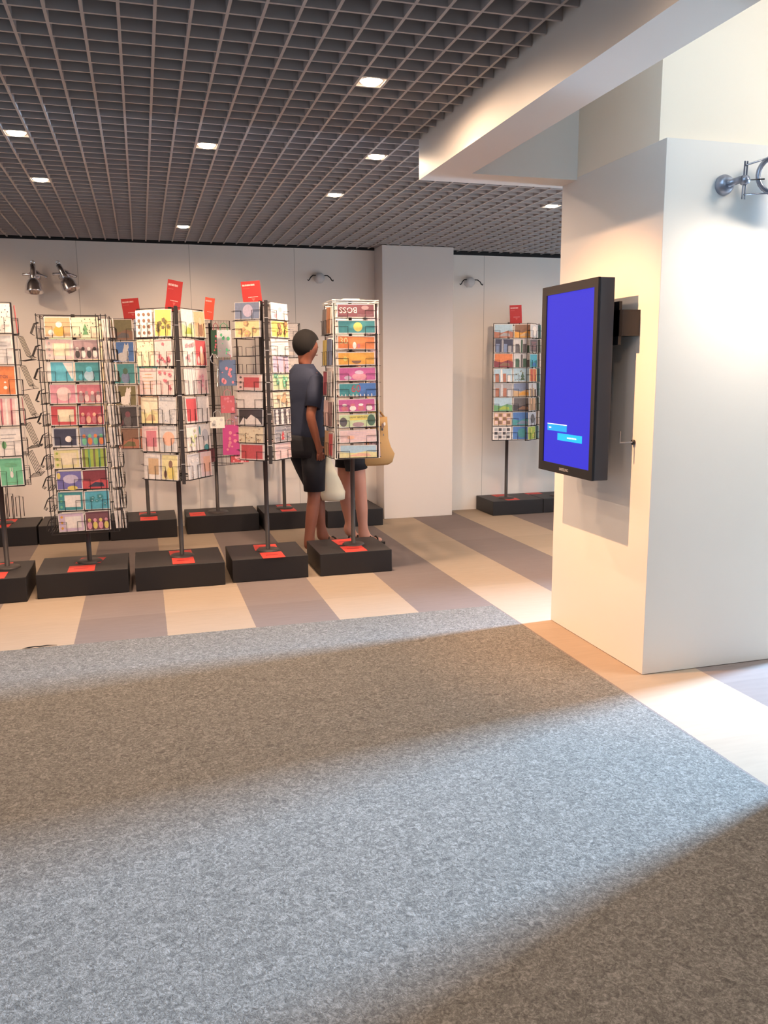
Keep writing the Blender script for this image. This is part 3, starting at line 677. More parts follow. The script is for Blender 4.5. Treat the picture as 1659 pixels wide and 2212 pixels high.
c4l = grid_cards([[('slate blue', 'circle', 'lavender')], [('pale yellow', 'flowers', 'tan', 'yellow')], [None], [None], [('pale pink', 'panel', 'red', 'dark grey')],
                  [('white', 'plain')], [('black', 'mountain', 'white')], [('cream', 'specks', 'brown', 'tan')], [('pale pink', 'frame', 'red')]])
c4r = grid_cards([[('white', 'figure', 'pale pink', 'pink')], [('yellow', 'flowers', 'brown', 'amber')], [('white', 'text', 'pale grey')], [('lilac', 'stripes', 'mauve', 'lavender')],
                  [('pale green', 'flowers', 'mint', 'white')], [('cream', 'flowers', 'tan', 'peach')], [('dark grey', 'dots', 'white')], [('grey', 'tree', 'red', 'white')], [('pale pink', 'text', 'white')]])
rack(0.835, YF, H, 0.845, 1.94, 'wire card rack turned corner-forward with nine rows of wide cards', 'nine-row rack left of man',
     [dict(a=rd(-43), w=0.225, off=0.135, cols=1, rows=9, ch=0.114, cw=0.21, cards=c4l, tag=', left face', stack=1),
      dict(a=rd(47), w=0.225, off=0.135, cols=1, rows=9, ch=0.114, cw=0.21, cards=c4r, tag=', right face', stack=1),
      dict(a=rd(137), w=0.225, off=0.135, cols=1, rows=9, ch=0.114, cw=0.21, cards=lambda r, c: ('pale grey', 'plain') if r in (0, 1, 7) else None, tag=', far face'),
      dict(a=rd(227), w=0.225, off=0.135, cols=1, rows=9, ch=0.114, cw=0.21, cards=lambda r, c: None)], 0, post=(rd(4), 0.185, 0.011))

c5 = grid_cards([[('maroon', 'boss', 'white', 'mauve')], [('teal', 'circle', 'yellow')], [('orange', 'thirty', 'amber', 'white')], [('amber', 'face', 'brown', 'yellow')],
                 [('magenta', 'figure', 'pink', 'lilac')], [('teal', 'sixty', 'crimson', 'white')], [('magenta', 'figures', 'white', 'rose')], [('pale green', 'birthday', 'yellow', 'mauve')],
                 [('pale pink', 'text', 'lilac', 'peach')], [('pale blue', 'landscape', 'pale yellow', 'peach')]])
c5l = grid_cards([[('dark grey', 'plain'), ('amber', 'stripes', 'crimson', 'maroon')], [('yellow', 'plain'), ('slate blue', 'plain')], [('dark red', 'frame', 'crimson'), ('pale grey', 'text', 'grey')],
                  [('pale pink', 'plain'), ('maroon', 'stripes', 'white', 'dark red')], [('tan', 'plain'), ('mauve', 'frame', 'red')]])
def p5extra(e, z0, z1):
    b = MB()
    for xx in (-0.165, -0.150, 0.165): b.tube([(xx, -0.165, z0), (xx, -0.165, z1 + 0.02)], 0.0038, M_white, 5)  # cage coloured white for the shine on brightly lit chrome
    for z in (z0, z1 + 0.015, z1): b.tube([(-0.168, -0.168, z), (0.168, -0.168, z), (0.168, 0.168, z), (-0.168, 0.168, z)], 0.0036, M_white, 5, closed=True)
    b.build('lit_white_cage', e)
    b = MB(); b.box(-0.06, 0.06, -0.05, 0.05, z1 + 0.03, z1 + 0.036, M_white); b.build('top_tray', e)
rack(1.487, YF, H, 0.84, 1.945, 'brightly lit square card rack with ten rows of long cards', 'brightly lit rack',
     [dict(a=0, w=0.31, off=0.155, cols=1, rows=10, ch=0.092, cw=0.275, cards=c5, stack=1),
      dict(a=-PI / 2, w=0.30, off=0.155, cols=2, rows=5, ch=0.185, cw=0.14, cards=c5l, tag=', left side', stack=2, sp=0.013, sth=0.009),
      dict(a=PI / 2, w=0.30, off=0.150, cols=2, rows=5, ch=0.185, cw=0.14, cards=lambda r, c: ('lilac', 'plain') if r != 3 else ('yellow', 'plain'), tag=', right side'),
      dict(a=PI, w=0.31, off=0.155, cols=1, rows=10, ch=0.098, cw=0.29, cards=lambda r, c: ('white', 'plain'), tag=', back')], 0, extra=p5extra)

c1 = grid_cards([[('white', 'specks', 'black', 'black'), ('white', 'specks', 'black', 'dark grey')], [('pale grey', 'script', 'silver'), ('pale grey', 'text', 'grey')], [('orange', 'plain'), ('orange', 'toi', 'maroon', 'white')],
                 [('cream', 'stripes', 'rose', 'pale pink'), ('pale pink', 'stripes', 'rose', 'white')], [('cream', 'flowers', 'green'), ('white', 'text', 'grey', 'green')], [('white', 'plain'), ('mint', 'hand', 'white', 'green')]])
def p1extra(e, z0, z1):
    b = MB()
    for k in range(5):
        z = z0 + 0.06 + k * 0.19
        for q in range(5):
            t = -0.13 + q * 0.064
            b.tube([(0.20, t, z + 0.15), (0.245, t, z + 0.02), (0.272, t, z), (0.20, t, z - 0.01)], WR, M_wire, 4)
        for (xx, zz) in ((0.20, 0.15), (0.245, 0.02), (0.272, 0.0), (0.20, -0.01)): b.tube([(xx, -0.13, z + zz), (xx, 0.126, z + zz)], WR, M_wire, 4)
        b.tube([(0.272, -0.13, z), (0.262, -0.13, z + 0.03)], WR, M_wire, 4)
    b.build('side_hooks', e)
rack(-0.945, YF, H, 0.74, 1.915, 'card rack cut off by the left edge of the photo', 'leftmost rack',
     [dict(a=rd(8), w=0.30, off=0.16, cols=2, rows=6, ch=0.182, cw=0.14, cards=c1, stack=1),
      dict(a=rd(98), w=0.28, off=0.155, cols=2, rows=6, ch=0.178, cw=0.13, cards=lambda r, c: ({0: ('red', 'plain'), 3: ('rose', 'plain'), 4: ('pale pink', 'flowers', 'peach')}.get(r, ('pale grey', 'plain')) if c == 0 else None), tag=', side')], 0, extra=p1extra)

# back row
cb = grid_cards([[('olive', 'landscape', 'brown', 'dark grey'), ('slate blue', 'landscape', 'dark grey', 'grey')], [('blue', 'cat', 'pale grey'), ('brown', 'figure', 'terracotta', 'tan')],
                 [('teal', 'figure', 'slate blue', 'dark green'), ('teal', 'circle', 'green')], [('olive', 'cat', 'white'), ('brown', 'figure', 'tan', 'olive')],
                 [('black', 'figure', 'dark grey', 'maroon'), ('dark grey', 'plain')], [('brown', 'landscape', 'terracotta', 'olive'), ('terracotta', 'plain')]])
rack(0.0, YBK, H, 0.80, 1.93, 'dark postcard rack in the back row behind the corner-forward rack', 'back rack with cat card',
     [dict(a=rd(-12), w=0.40, off=0.17, cols=2, rows=6, ch=0.178, cw=0.185, cards=cb),
      dict(a=rd(78), w=0.34, off=0.2, cols=2, rows=6, ch=0.175, cw=0.15, cards=lambda r, c: None),
      dict(a=rd(-102), w=0.34, off=0.2, cols=2, rows=6, ch=0.175, cw=0.15, cards=lambda r, c: ('dark grey', 'plain') if c == 1 else None, tag=', left side')], 0)
# empty rack low at the left edge
def aextra(e, z0, z1):
    b = MB()
    for (x0, z0_, w, h) in ((0.0, 0.02, 0.07, 0.28), (0.05, 0.0, 0.06, 0.22), (0.13, 0.02, 0.06, 0.17), (0.10, 0.0, 0.06, 0.2)):
        b.tube([(x0, -0.12, z0_ + z0), (x0, -0.12, z0_ + h + z0), (x0 + w, -0.12, z0_ + h + z0), (x0 + w, -0.12, z0_ + z0)], 0.0035, M_wire, 5)
    b.tube([(0, -0.12, z0), (0.2, -0.12, z0)], 0.003, M_wire, 5); b.tube([(0, 0, z0), (0, -0.12, z0)], 0.003, M_wire, 5); b.tube([(0, 0, z0 + .2), (0, -0.12, z0 + .2)], 0.003, M_wire, 5)
    b.build('empty_pockets', e)
rack(-1.235, YBK, H, 0.22, 1.75, 'mostly empty wire rack at the left edge, back row', 'empty back rack', [dict(a=rd(-20), w=0.2, off=0.10, cols=1, rows=6, ch=0.18, cw=0.17, cards=lambda r, c: None, nopocket=True)], 0, extra=aextra)
# pale cards behind the walking man
cdk = lambda r, c: [('white', 'text', 'pale grey'), ('pale grey', 'landscape', 'silver', 'white'), ('white', 'flowers', 'silver', 'grey'), ('pale grey', 'plain'), ('mauve', 'frame', 'white'), ('dark grey', 'flowers', 'white', 'red'), ('pale pink', 'plain')][r % 7] if c == 0 or r < 6 else None
rack(1.265, YBK, H, 0.82, 1.90, 'back-row rack with pale cards, hidden behind the walking man', 'back rack behind man',
     [dict(a=rd(-8), w=0.34, off=0.15, cols=2, rows=7, ch=0.145, cw=0.155, cards=cdk), dict(a=rd(82), w=0.3, off=0.18, cols=2, rows=7, ch=0.14, cw=0.13, cards=lambda r, c: ('red', 'plain') if r == 1 and c == 0 else None, tag=', side')], 0)

# rack right of the column
crl = [[('pale blue', 'landscape', 'terracotta', 'grey'), ('brown', 'landscape', 'amber', 'tan')], [('navy', 'towers', 'slate blue', 'grey'), ('pale grey', 'towers', 'dark grey', 'dark green')],
       [('orange', 'landscape', 'dark red', 'brown'), ('pale grey', 'towers', 'dark green', 'dark grey')], [('pale blue', 'towers', 'terracotta', 'white'), ('pale blue', 'tree', 'dark green', 'olive')],
       [('grey', 'towers', 'terracotta', 'pale grey'), ('slate blue', 'landscape', 'tan', 'amber')], [('pale blue', 'landscape', 'green', 'lime'), ('dark grey', 'landscape', 'black', 'brown')],
       [('tan', 'grid', 'brown', 'pale pink'), ('blue', 'landscape', 'teal', 'slate blue')], [('white', 'grid', 'black', 'grey'), ('blue', 'circle', 'teal')]]
crr = [[('pale grey', 'circle', 'white')], [('dark grey', 'text', 'rose')], [('cyan', 'landscape', 'teal', 'blue')], [('red', 'stripes', 'orange', 'yellow')], [('pale grey', 'towers', 'tan', 'brown')],
       [('tan', 'stripes', 'peach', 'brown')], [('silver', 'circle', 'dark grey')], [('lime', 'flowers', 'yellow', 'green')]]
M_clear = mat('clear_acrylic', (235, 240, 245), 0.06, trans=1.0, spec=0.5)
rack(3.585, 7.82, 0.148, 0.765, 1.915, 'postcard rack on the plinth right of the column, beside the screen', 'rack beside screen',
     [dict(a=rd(-9), w=0.40, off=0.16, cols=2, rows=8, ch=0.135, cw=0.19, cards=grid_cards(crl)),
      dict(a=rd(38), w=0.2, off=0.255, cols=1, rows=8, ch=0.13, cw=0.17, cards=grid_cards(crr), tag=', right face'),
      dict(a=rd(80), w=0.2, off=0.285, cols=1, rows=8, ch=0.13, cw=0.15, cards=lambda r, c: [('teal', 'plain'), ('dark green', 'plain'), ('olive', 'flowers', 'yellow'), ('teal', 'plain')][r % 4], tag=', far right face')], 0)
def r2extra(e, z0, z1):
    b = MB()
    for k in range(4):
        z = z0 + 0.0 + k * 0.33
        b.box(-0.25, -0.10, -0.20, -0.197, z, z + 0.22, M_clear); b.box(-0.25, -0.247, -0.20, -0.14, z, z + 0.22, M_clear); b.box(-0.25, -0.10, -0.20, -0.14, z, z + 0.003, M_clear)
    b.build('clear_holders', e)
rack(4.17, 7.80, 0.148, 0.52, 1.88, 'rack with clear holders half hidden behind the blue screen', 'rack behind screen',
     [dict(a=rd(-30), w=0.34, off=0.16, cols=2, rows=7, ch=0.155, cw=0.15, cards=lambda r, c: ([('blue', 'landscape', 'teal', 'navy'), ('grey', 'landscape', 'teal', 'dark grey'), ('slate blue', 'plain'), ('teal', 'landscape', 'dark green', 'grey')][(r + c) % 4]) if r < 6 else None)], 0, extra=r2extra)

# ------------------------------------------------------------------ red signs on top of the racks
M_sign = mat('red_card_sign', (178, 44, 44), 0.4); M_signlit = mat('lamplit_red_card_sign', (238, 84, 60), 0.4); M_sw = mat('white_sign_print', (222, 190, 186), 0.5); M_sp = mat('faint_sign_print', (200, 92, 88), 0.5)  # the brighter red has the lamplight on one sign painted in
def sign(x, y, z, w, h, a, roll, label, m=M_sign, hold=0.06):
    e = empty('sign_card', (x, y, z), 0, label=label, cat='sign', group='red signs above the racks'); e.rotation_euler = (0, roll, a)
    b = MB(); b.box(-w / 2, w / 2, 0, 0.003, 0, h, m)
    k = 9
    for i in range(k): b.box(-w * .44 + i * w * .073, -w * .44 + i * w * .073 + w * (.05 if i % 3 else .06), -0.0008, 0, h * .81, h * (.875 if i % 2 else .88), M_sw)
    for i in range(5): b.box(-w * .42 + i * w * .07, -w * .42 + i * w * .07 + w * .045, -0.0008, 0, h * .70, h * .725, M_sp)
    for i in range(7): b.box(-w * .2 + i * w * .075, -w * .2 + i * w * .075 + w * .055, -0.0008, 0, h * .34, h * .365, M_sw)
    b.poly([(-w * .05, h * .3), (w * .05, h * .18), (w * .15, h * .3)], -0.0008, M_sp)
    b.build('red_sheet', e)
    b = MB(); b.tube([(w * .3, 0.006, 0.02), (w * .3, 0.006, -hold)], 0.005, M_pole, 6); b.build('sign_clip', e)
sign(0.795, YF + 0.06, 1.93, 0.135, 0.17, 0, -0.10, 'red sign tilted left above the nine-row rack')
sign(0.235, YF + 0.1, 1.885, 0.105, 0.215, 0.25, 0.16, 'tall red sign leaning right above the corner-forward rack')
sign(-0.04, YBK - 0.12, 1.92, 0.145, 0.185, 0, -0.10, 'red sign above the back rack with the cat card')
sign(0.605, YBK - 0.15, 1.93, 0.085, 0.19, 0.1, 0.13, 'small bright orange-red sign lit above the gift bag rack', M_signlit)
sign(3.655, 7.8, 1.925, 0.13, 0.18, 0, -0.05, 'upright red sign above the postcard rack beside the screen')
sign(1.20, YBK - 0.05, 1.76, 0.07, 0.19, 0, 0.0, 'dark red sign edge just left of the walking man')

# ------------------------------------------------------------------ gift bag rack
e = empty('gift_bag_rack', (0.63, YBK, H), label='dark wire rack in the back row hung with gift bags', cat='rack')
b = MB(); b.tube([(0, 0, 0), (0, 0, 1.74)], 0.0165, M_pole, 12); b.build('pole', e)
b = MB(); b.lathe([(0.001, 0.012), (0.09, 0.012), (0.1, 0)], M_pole, 24); b.build('base_disc', e)
b = MB()
zt_, zb_ = 1.76, 0.62 - 0.0
for k in range(33):
    xx = -0.16 + k * 0.01; b.tube([(xx, -0.06, zb_ - 0.1), (xx, -0.06, zt_)], 0.0016, M_wire, 4)
for k in range(12): z = zb_ - 0.1 + k * (zt_ - zb_ + .1) / 11; b.tube([(-0.17, -0.06, z), (0.17, -0.06, z)], 0.0022, M_wire, 4)
for s in (-1, 1): b.tube([(s * .17, -0.06, zb_ - .1), (s * .17, -0.06, zt_)], 0.004, M_wire, 6); b.tube([(0, 0, 1.0), (s * .17, -0.06, 1.0)], 0.004, M_wire, 5); b.tube([(0, 0, 1.7), (s * .17, -0.06, 1.7)], 0.004, M_wire, 5)
b.build('wire_grid', e)
b = MB()   # low basket under it
for k in range(13):
    t = -0.24 + k * 0.04; b.tube([(t, -0.10 - 0.10 * (1 - abs(t) / .24), zb_ - 0.16), (t, -0.10 - 0.10 * (1 - abs(t) / .24), zb_ - 0.0)], 0.002, M_wire, 4)
for z in (zb_ - .16, zb_ - .08, zb_): b.tube([(-0.24, -0.10, z), (0, -0.2, z), (0.24, -0.10, z), (0, 0.05, z)], 0.003, M_wire, 4, closed=True)
b.build('wire_basket', e)
def gift_bag(x, y, z, w, h, d, base, acc, label, a=0, motif='flowers', shiny=0):
    g = empty('gift_bag', (x, y, z), a, label=label, cat='gift bag', group='gift bags on the back rack')
    m = mat('bagpaper_' + base, CN[base], 0.25 if shiny else 0.5, metal=0.85 if shiny else 0); A = mat('bagprint_' + acc, CN[acc], 0.3)
    b = MB(); hw = w / 2
    vs = [(-hw, 0, 0), (hw, 0, 0), (hw, d, 0), (-hw, d, 0), (-hw * .98, d * .3, h), (hw * .98, d * .3, h), (hw * .98, d * .7, h), (-hw * .98, d * .7, h), (-hw, d * .45, h * .5), (hw, d * .45, h * .5)]
    b.add(vs, [(0, 3, 2, 1), (0, 1, 5, 4), (2, 3, 7, 6), (0, 4, 7, 3), (1, 2, 6, 5), (4, 5, 6, 7)], m)
    rnd = random.Random(int(x * 1000 + z * 100)); b.v
    for k in range(9):
        cx, cz = rnd.uniform(-.36, .36) * w, rnd.uniform(.12, .85) * h; r = w * rnd.uniform(.04, .12)
        b.add([(px, d * .3 * pz / h - 0.0015, pz) for px, pz in ell(cx, cz, r, r * rnd.uniform(.6, 1.6), 8)], [tuple(range(8))], A)
    b.build('bag_body', g)
    b = MB(); b.tube([(-w * .25, d * .3, h * .97), (-w * .22, d * .3, h + .04), (0, d * .3, h + .06), (w * .22, d * .3, h + .04), (w * .25, d * .3, h * .97)], 0.003, A, 5); b.build('cord_handle', g)
BY = YBK - 0.06
gift_bag(0.735, BY - 0.13, 1.60, 0.13, 0.24, 0.06, 'silver', 'mint', 'shiny silver gift pack at the top of the bag rack', motif='x', shiny=1)
gift_bag(0.665, BY - 0.12, 1.62, 0.09, 0.22, 0.05, 'dark green', 'rose', 'green patterned gift pack left of the silver one', )
gift_bag(0.745, BY - 0.15, 1.345, 0.145, 0.23, 0.09, 'slate blue', 'pink', 'blue gift bag with pink shapes in the bag rack', a=rd(-15))
gift_bag(0.745, BY - 0.12, 1.10, 0.125, 0.155, 0.05, 'rose', 'pink', 'rose gift bag below the blue gift bag')
gift_bag(0.645, BY - 0.12, 0.965, 0.13, 0.10, 0.05, 'white', 'pale grey', 'small white gift bag low on the bag rack')
gift_bag(0.755, BY - 0.15, 0.72, 0.15, 0.27, 0.09, 'magenta', 'pink', 'large pink gift bag lowest on the bag rack', a=rd(-12))
gift_bag(0.80, BY - 0.11, 0.99, 0.06, 0.20, 0.04, 'mauve', 'lavender', 'narrow mauve gift bag at the right edge of the bag rack')
gift_bag(0.535, BY - 0.12, 0.66, 0.15, 0.12, 0.05, 'maroon', 'mauve', 'dark purple gift bag in the low basket, left')
gift_bag(0.83, BY - 0.16, 0.65, 0.16, 0.06, 0.08, 'crimson', 'pink', 'red gift bag lying in the low basket, right')
gift_bag(0.535, BY - 0.12, 1.50, 0.05, 0.28, 0.04, 'black', 'silver', 'narrow black gift bag at the upper left of the bag rack')
b = MB(); b.tube([(0, 0, 0), (0.01, 0, .17), (-0.02, 0, .2), (-0.045, 0, .215), (-0.055, 0, .25), (-0.035, 0, .285), (-0.005, 0, .28), (0.01, 0, .25)], 0.006, M_chrome, 8)
o = b.build('ribbon_hook', loc=(0.655, BY - 0.17, 1.34)); tag(o, 'curled shiny ribbon at the left side of the blue gift bag', 'ribbon')

# ------------------------------------------------------------------ people
def skin_body(name, verts, edges, radii, m, parent, sub=2):
    me = bpy.data.meshes.new(name); me.from_pydata(verts, edges, []); me.materials.append(m)
    o = bpy.data.objects.new('tmp', me); COL.objects.link(o)
    sk = o.modifiers.new('s', 'SKIN'); sk.use_smooth_shade = True
    for i, r in enumerate(radii):
        me.skin_vertices[0].data[i].radius = r if isinstance(r, tuple) else (r, r)
    me.skin_vertices[0].data[0].use_root = True
    ss = o.modifiers.new('ss', 'SUBSURF'); ss.levels = sub; ss.render_levels = sub
    dg = bpy.context.evaluated_depsgraph_get(); nm = bpy.data.meshes.new_from_object(o.evaluated_get(dg)); nm.name = name
    bpy.data.objects.remove(o)
    for p in nm.polygons: p.use_smooth = True
    if not nm.materials: nm.materials.append(m)
    r = bpy.data.objects.new(name, nm); COL.objects.link(r); r.parent = parent
    return r
class Sk:
    def __init__(s): s.v = []; s.e = []; s.r = []
    def pt(s, p, r, frm=None):
        s.v.append(tuple(p)); s.r.append(r)
        if frm is not None: s.e.append((frm, len(s.v) - 1))
        return len(s.v) - 1
def hand(s, wrist, w_i, d, side, palm_n, curl=0.4, k=1.0):
    """palm along d from the wrist; five fingers"""
    d = Vector(d).normalized(); pn = Vector(palm_n).normalized(); sd = d.cross(pn).normalized() * side
    c = Vector(wrist) + d * 0.045 * k; ci = s.pt(c, (0.030 * k, 0.016 * k), w_i)
    t0 = Vector(wrist) + d * 0.03 * k + sd * 0.032 * k; ti = s.pt(t0, 0.011 * k, ci); ti = s.pt(t0 + d * 0.025 * k + sd * 0.02 * k, 0.010 * k, ti); s.pt(t0 + d * 0.055 * k + sd * 0.024 * k, 0.008 * k, ti)
    for q, (off, ln) in enumerate(((0.028, 0.068), (0.010, 0.078), (-0.008, 0.073), (-0.025, 0.056))):
        b0 = Vector(wrist) + d * 0.088 * k + sd * off * k; i = s.pt(b0, 0.0095 * k, ci)
        p1 = b0 + (d * math.cos(curl) + pn * math.sin(curl)) * ln * .5 * k; i = s.pt(p1, 0.009 * k, i)
        p2 = p1 + (d * math.cos(curl * 2.4) + pn * math.sin(curl * 2.4)) * ln * .5 * k; s.pt(p2, 0.008 * k, i)

M_skin = mat('tanned_skin', (136, 84, 66), 0.5); M_skin2 = mat('light_skin', (206, 150, 132), 0.5)
M_hair = mat('black_hair', (20, 18, 20), 0.9, bump=0.4, nscale=200); M_navy = mat('navy_shirt_cotton', (38, 47, 72), 0.8, bump=0.3, nscale=60)
M_short = mat('black_shorts_cotton', (22, 24, 34), 0.8, bump=0.3, nscale=60); M_sandal = mat('dark_sandal', (30, 26, 26), 0.5)
# walking man, turned to the right; local +x = direction he faces, right side towards the camera (-y)
man = empty('person', (1.235, 6.50, 0), 0.42, label='person in navy T-shirt and black shorts walking right behind the front racks', cat='person')
s = Sk()
pel = s.pt((0, 0, 0.93), (0.125, 0.15))
wst = s.pt((0.0, 0, 1.08), (0.10, 0.135), pel); chs = s.pt((0.0, 0, 1.28), (0.115, 0.16), wst); ush = s.pt((-0.01, 0, 1.43), (0.08, 0.13), chs)
nk = s.pt((0.0, 0, 1.51), 0.055, ush); nk2 = s.pt((0.015, 0, 1.56), 0.056, nk)
h1 = s.pt((0.035, 0, 1.615), (0.078, 0.068), nk2); h2 = s.pt((0.03, 0, 1.68), (0.094, 0.076), h1); h3 = s.pt((0.02, 0, 1.735), (0.078, 0.066), h2)
nz = s.pt((0.125, 0, 1.635), 0.013, h1)
for sy in (-1, 1):
    s.pt((0.01, sy * 0.077, 1.645), (0.018, 0.010), h1)
# right arm (near camera) hangs slightly back; left arm forward with the bag
def arm(sy, sh, el, wr, hdir, curl, pn):
    a = s.pt(sh, 0.058, ush); b_ = s.pt((Vector(sh) * .5 + Vector(el) * .5), 0.046, a); c_ = s.pt(el, 0.040, b_); d_ = s.pt(Vector(el) * .5 + Vector(wr) * .5, 0.036, c_); f_ = s.pt(wr, 0.025, d_)
    hand(s, wr, f_, hdir, 1, pn, curl)
arm(-1, (0.0, -0.185, 1.40), (-0.10, -0.21, 1.13), (-0.04, -0.22, 0.91), (0.25, 0.0, -1), 0.45, (0.3, 1, 0))
arm(1, (0.0, 0.185, 1.40), (0.04, 0.22, 1.12), (0.19, 0.20, 0.92), (0.55, -0.1, -1), 1.0, (0, -1, -0.2))
def leg(sy, hip, kn, an, heel, toe):
    a = s.pt(hip, 0.088, pel); b_ = s.pt(Vector(hip) * .5 + Vector(kn) * .5, 0.072, a); c_ = s.pt(kn, 0.054, b_); d_ = s.pt(Vector(kn) * .62 + Vector(an) * .38, 0.055, c_); f_ = s.pt(an, 0.034, d_)
    h_ = s.pt(heel, 0.034, f_); s.pt(Vector(heel) * .45 + Vector(toe) * .55, (0.032, 0.028), f_); s.pt(toe, (0.03, 0.018), len(s.v) - 1)
leg(-1, (0.0, -0.095, 0.86), (0.0, -0.10, 0.49), (-0.07, -0.10, 0.10), (-0.09, -0.10, 0.055), (0.11, -0.11, 0.042))
leg(1, (0.0, 0.095, 0.86), (0.17, 0.09, 0.50), (0.20, 0.09, 0.115), (0.18, 0.09, 0.065), (0.38, 0.09, 0.05))
skin_body('body', s.v, s.e, s.r, M_skin, man)
b = MB(); Rt = Matrix.Identity(3)
b.loft([((0.0, 0, 0.90), 0.145, 0.185, 0), ((0, 0, 1.0), 0.14, 0.178, 0), ((0, 0, 1.12), 0.128, 0.168, 0), ((0.0, 0, 1.28), 0.137, 0.188, 0), ((-0.005, 0, 1.38), 0.128, 0.215, 0), ((-0.01, 0, 1.44), 0.108, 0.205, 0), ((-0.006, 0, 1.485), 0.085, 0.13, 0), ((0.0, 0, 1.525), 0.072, 0.078, 0)], M_navy, 24, (False, False))
def sleeve(b, p0, p1, r0, r1, m):
    d = (Vector(p1) - Vector(p0)).normalized(); b.tube([Vector(p0) - d * 0.02, Vector(p0), (Vector(p0) + Vector(p1)) / 2, Vector(p1)], [r0 * .8, r0, (r0 + r1) / 2, r1], m, 14, caps=False)
sleeve(b, (0, -0.175, 1.405), (-0.075, -0.207, 1.19), 0.072, 0.062, M_navy); sleeve(b, (0, 0.175, 1.405), (0.03, 0.212, 1.19), 0.072, 0.062, M_navy)
o = b.build('t_shirt', man)
o.modifiers.new('t', 'SOLIDIFY').thickness = 0.004
b = MB(); b.loft([((0, 0, 0.99), 0.135, 0.17, 0), ((0, 0, 0.93), 0.145, 0.182, 0), ((0, 0, 0.86), 0.15, 0.188, 0), ((0.005, 0, 0.80), 0.145, 0.185, 0)], M_short, 24, (False, False))
b.tube([(0, -0.092, 0.86), (0.0, -0.1, 0.72), (0.0, -0.102, 0.53)], [0.102, 0.094, 0.084], M_short, 16, caps=False); b.tube([(0, 0.092, 0.86), (0.07, 0.098, 0.70), (0.15, 0.095, 0.53)], [0.102, 0.094, 0.084], M_short, 16, caps=False)
o = b.build('shorts', man); o.modifiers.new('t', 'SOLIDIFY').thickness = 0.004
# hair: cap that leaves the face free
def hair_cap(parent, c, rx, ry, rz, m, front=0.35, low=-0.6):
    b = MB(); vs = []; fs = []; nu, nv = 24, 12
    for j in range(nv + 1):
        ph = PI / 2 - j / nv * (PI / 2 + 1.1)
        for i in range(nu):
            th = 2 * PI * i / nu; zz = math.sin(ph); cc = math.cos(ph)
            fx = math.cos(th)
            q_ = min(1, max(0, (fx + 0.35) / 0.85)); q_ = q_ * q_ * (3 - 2 * q_)
            zz2 = max(zz, low + (0.32 - low) * q_)
            cc2 = math.sqrt(max(0, 1 - zz2 * zz2)); vs.append((c[0] + rx * cc2 * fx, c[1] + ry * cc2 * math.sin(th), c[2] + rz * zz2))
    for j in range(nv):
        for i in range(nu):
            i2 = (i + 1) % nu; fs.append((j * nu + i, (j + 1) * nu + i, (j + 1) * nu + i2, j * nu + i2))
    b.add(vs, fs, m, True); o = b.build('hair', parent); o.modifiers.new('t', 'SOLIDIFY').thickness = 0.008; return o
hair_cap(man, (0.022, 0, 1.682), 0.112, 0.094, 0.112, M_hair, low=-0.82)
def face(parent, hx, hy, hz, k=1.0, m=M_hair):
    for sy in (-1, 1):
        b = MB(); b.lathe([(0.001, -.006), (0.008, 0), (0.001, .006)], m, 10, Matrix.Translation((hx + 0.078 * k, hy + sy * 0.03 * k, hz + 0.03))); b.build('eye', parent)
    b = MB(); b.box(hx + 0.07 * k, hx + 0.083 * k, hy - 0.022, hy + 0.022, hz - 0.035, hz - 0.028, mat('lip', (130, 66, 60), 0.5)); b.build('mouth', parent)
face(man, 0.035, 0, 1.625)
def sandal(parent, heel, toe, nm='sandal'):
    b = MB(); hx, hy, hz = heel; tx, ty, tz = toe
    L = 12; pts = []
    for k in range(16):
        a = 2 * PI * k / 16; cx = (hx + tx) / 2 + math.cos(a) * ((tx - hx) / 2 + 0.03); w = 0.045 + 0.006 * math.cos(a); pts.append((cx, (hy + ty) / 2 + math.sin(a) * w))
    zb = min(hz, tz) - 0.045
    vs = [(p[0], p[1], 0.003 + zb) for p in pts] + [(p[0], p[1], 0.024 + zb) for p in pts]
    b.add(vs, [tuple(range(15, -1, -1)), tuple(range(16, 32))] + [(k, (k + 1) % 16, 16 + (k + 1) % 16, 16 + k) for k in range(16)], M_sandal)
    for t in (.35, .7):
        cx = hx + (tx - hx) * t
        b.tube([(cx, hy - 0.047, 0.02 + zb), (cx + .005, hy - 0.03, 0.062 + zb + (.02 if t < .5 else 0)), (cx, hy, 0.075 + zb + (.02 if t < .5 else 0)), (cx + .005, hy + 0.03, 0.062 + zb + (.02 if t < .5 else 0)), (cx, hy + 0.047, 0.02 + zb)], 0.008, M_sandal, 6)
    b.build(nm, parent)
sandal(man, (-0.09, -0.10, 0.047), (0.11, -0.11, 0.047)); sandal(man, (0.18, 0.09, 0.055), (0.38, 0.09, 0.055))

# cloth bag held by the man
M_cloth = mat('cream_cotton_bag', (232, 226, 204), 0.8, bump=0.4, nscale=30)
bag = empty('carrier_bag', (1.455, 6.60, 0.41), 0.12, label='limp cream cotton bag hanging from the walking man hand', cat='bag')
b = MB()
b.loft([((0.035, 0, 0), 0.055, 0.02, 0), ((0.02, 0, 0.01), 0.10, 0.035, 0), ((0.015, 0, 0.07), 0.11, 0.05, 0), ((0.0, 0, 0.16), 0.088, 0.045, 0), ((-0.012, 0, 0.25), 0.055, 0.032, 0), ((-0.02, 0, 0.33), 0.028, 0.018, 0), ((-0.022, 0, 0.37), 0.018, 0.012, 0)], M_cloth, 20)
b.build('bag_body', bag)
b = MB(); b.tube([(-0.034, -0.008, 0.365), (-0.040, -0.01, 0.41), (-0.028, 0, 0.43), (-0.014, 0.01, 0.41), (-0.012, 0.008, 0.365)], 0.006, M_cloth, 8); b.build('bag_handle', bag)

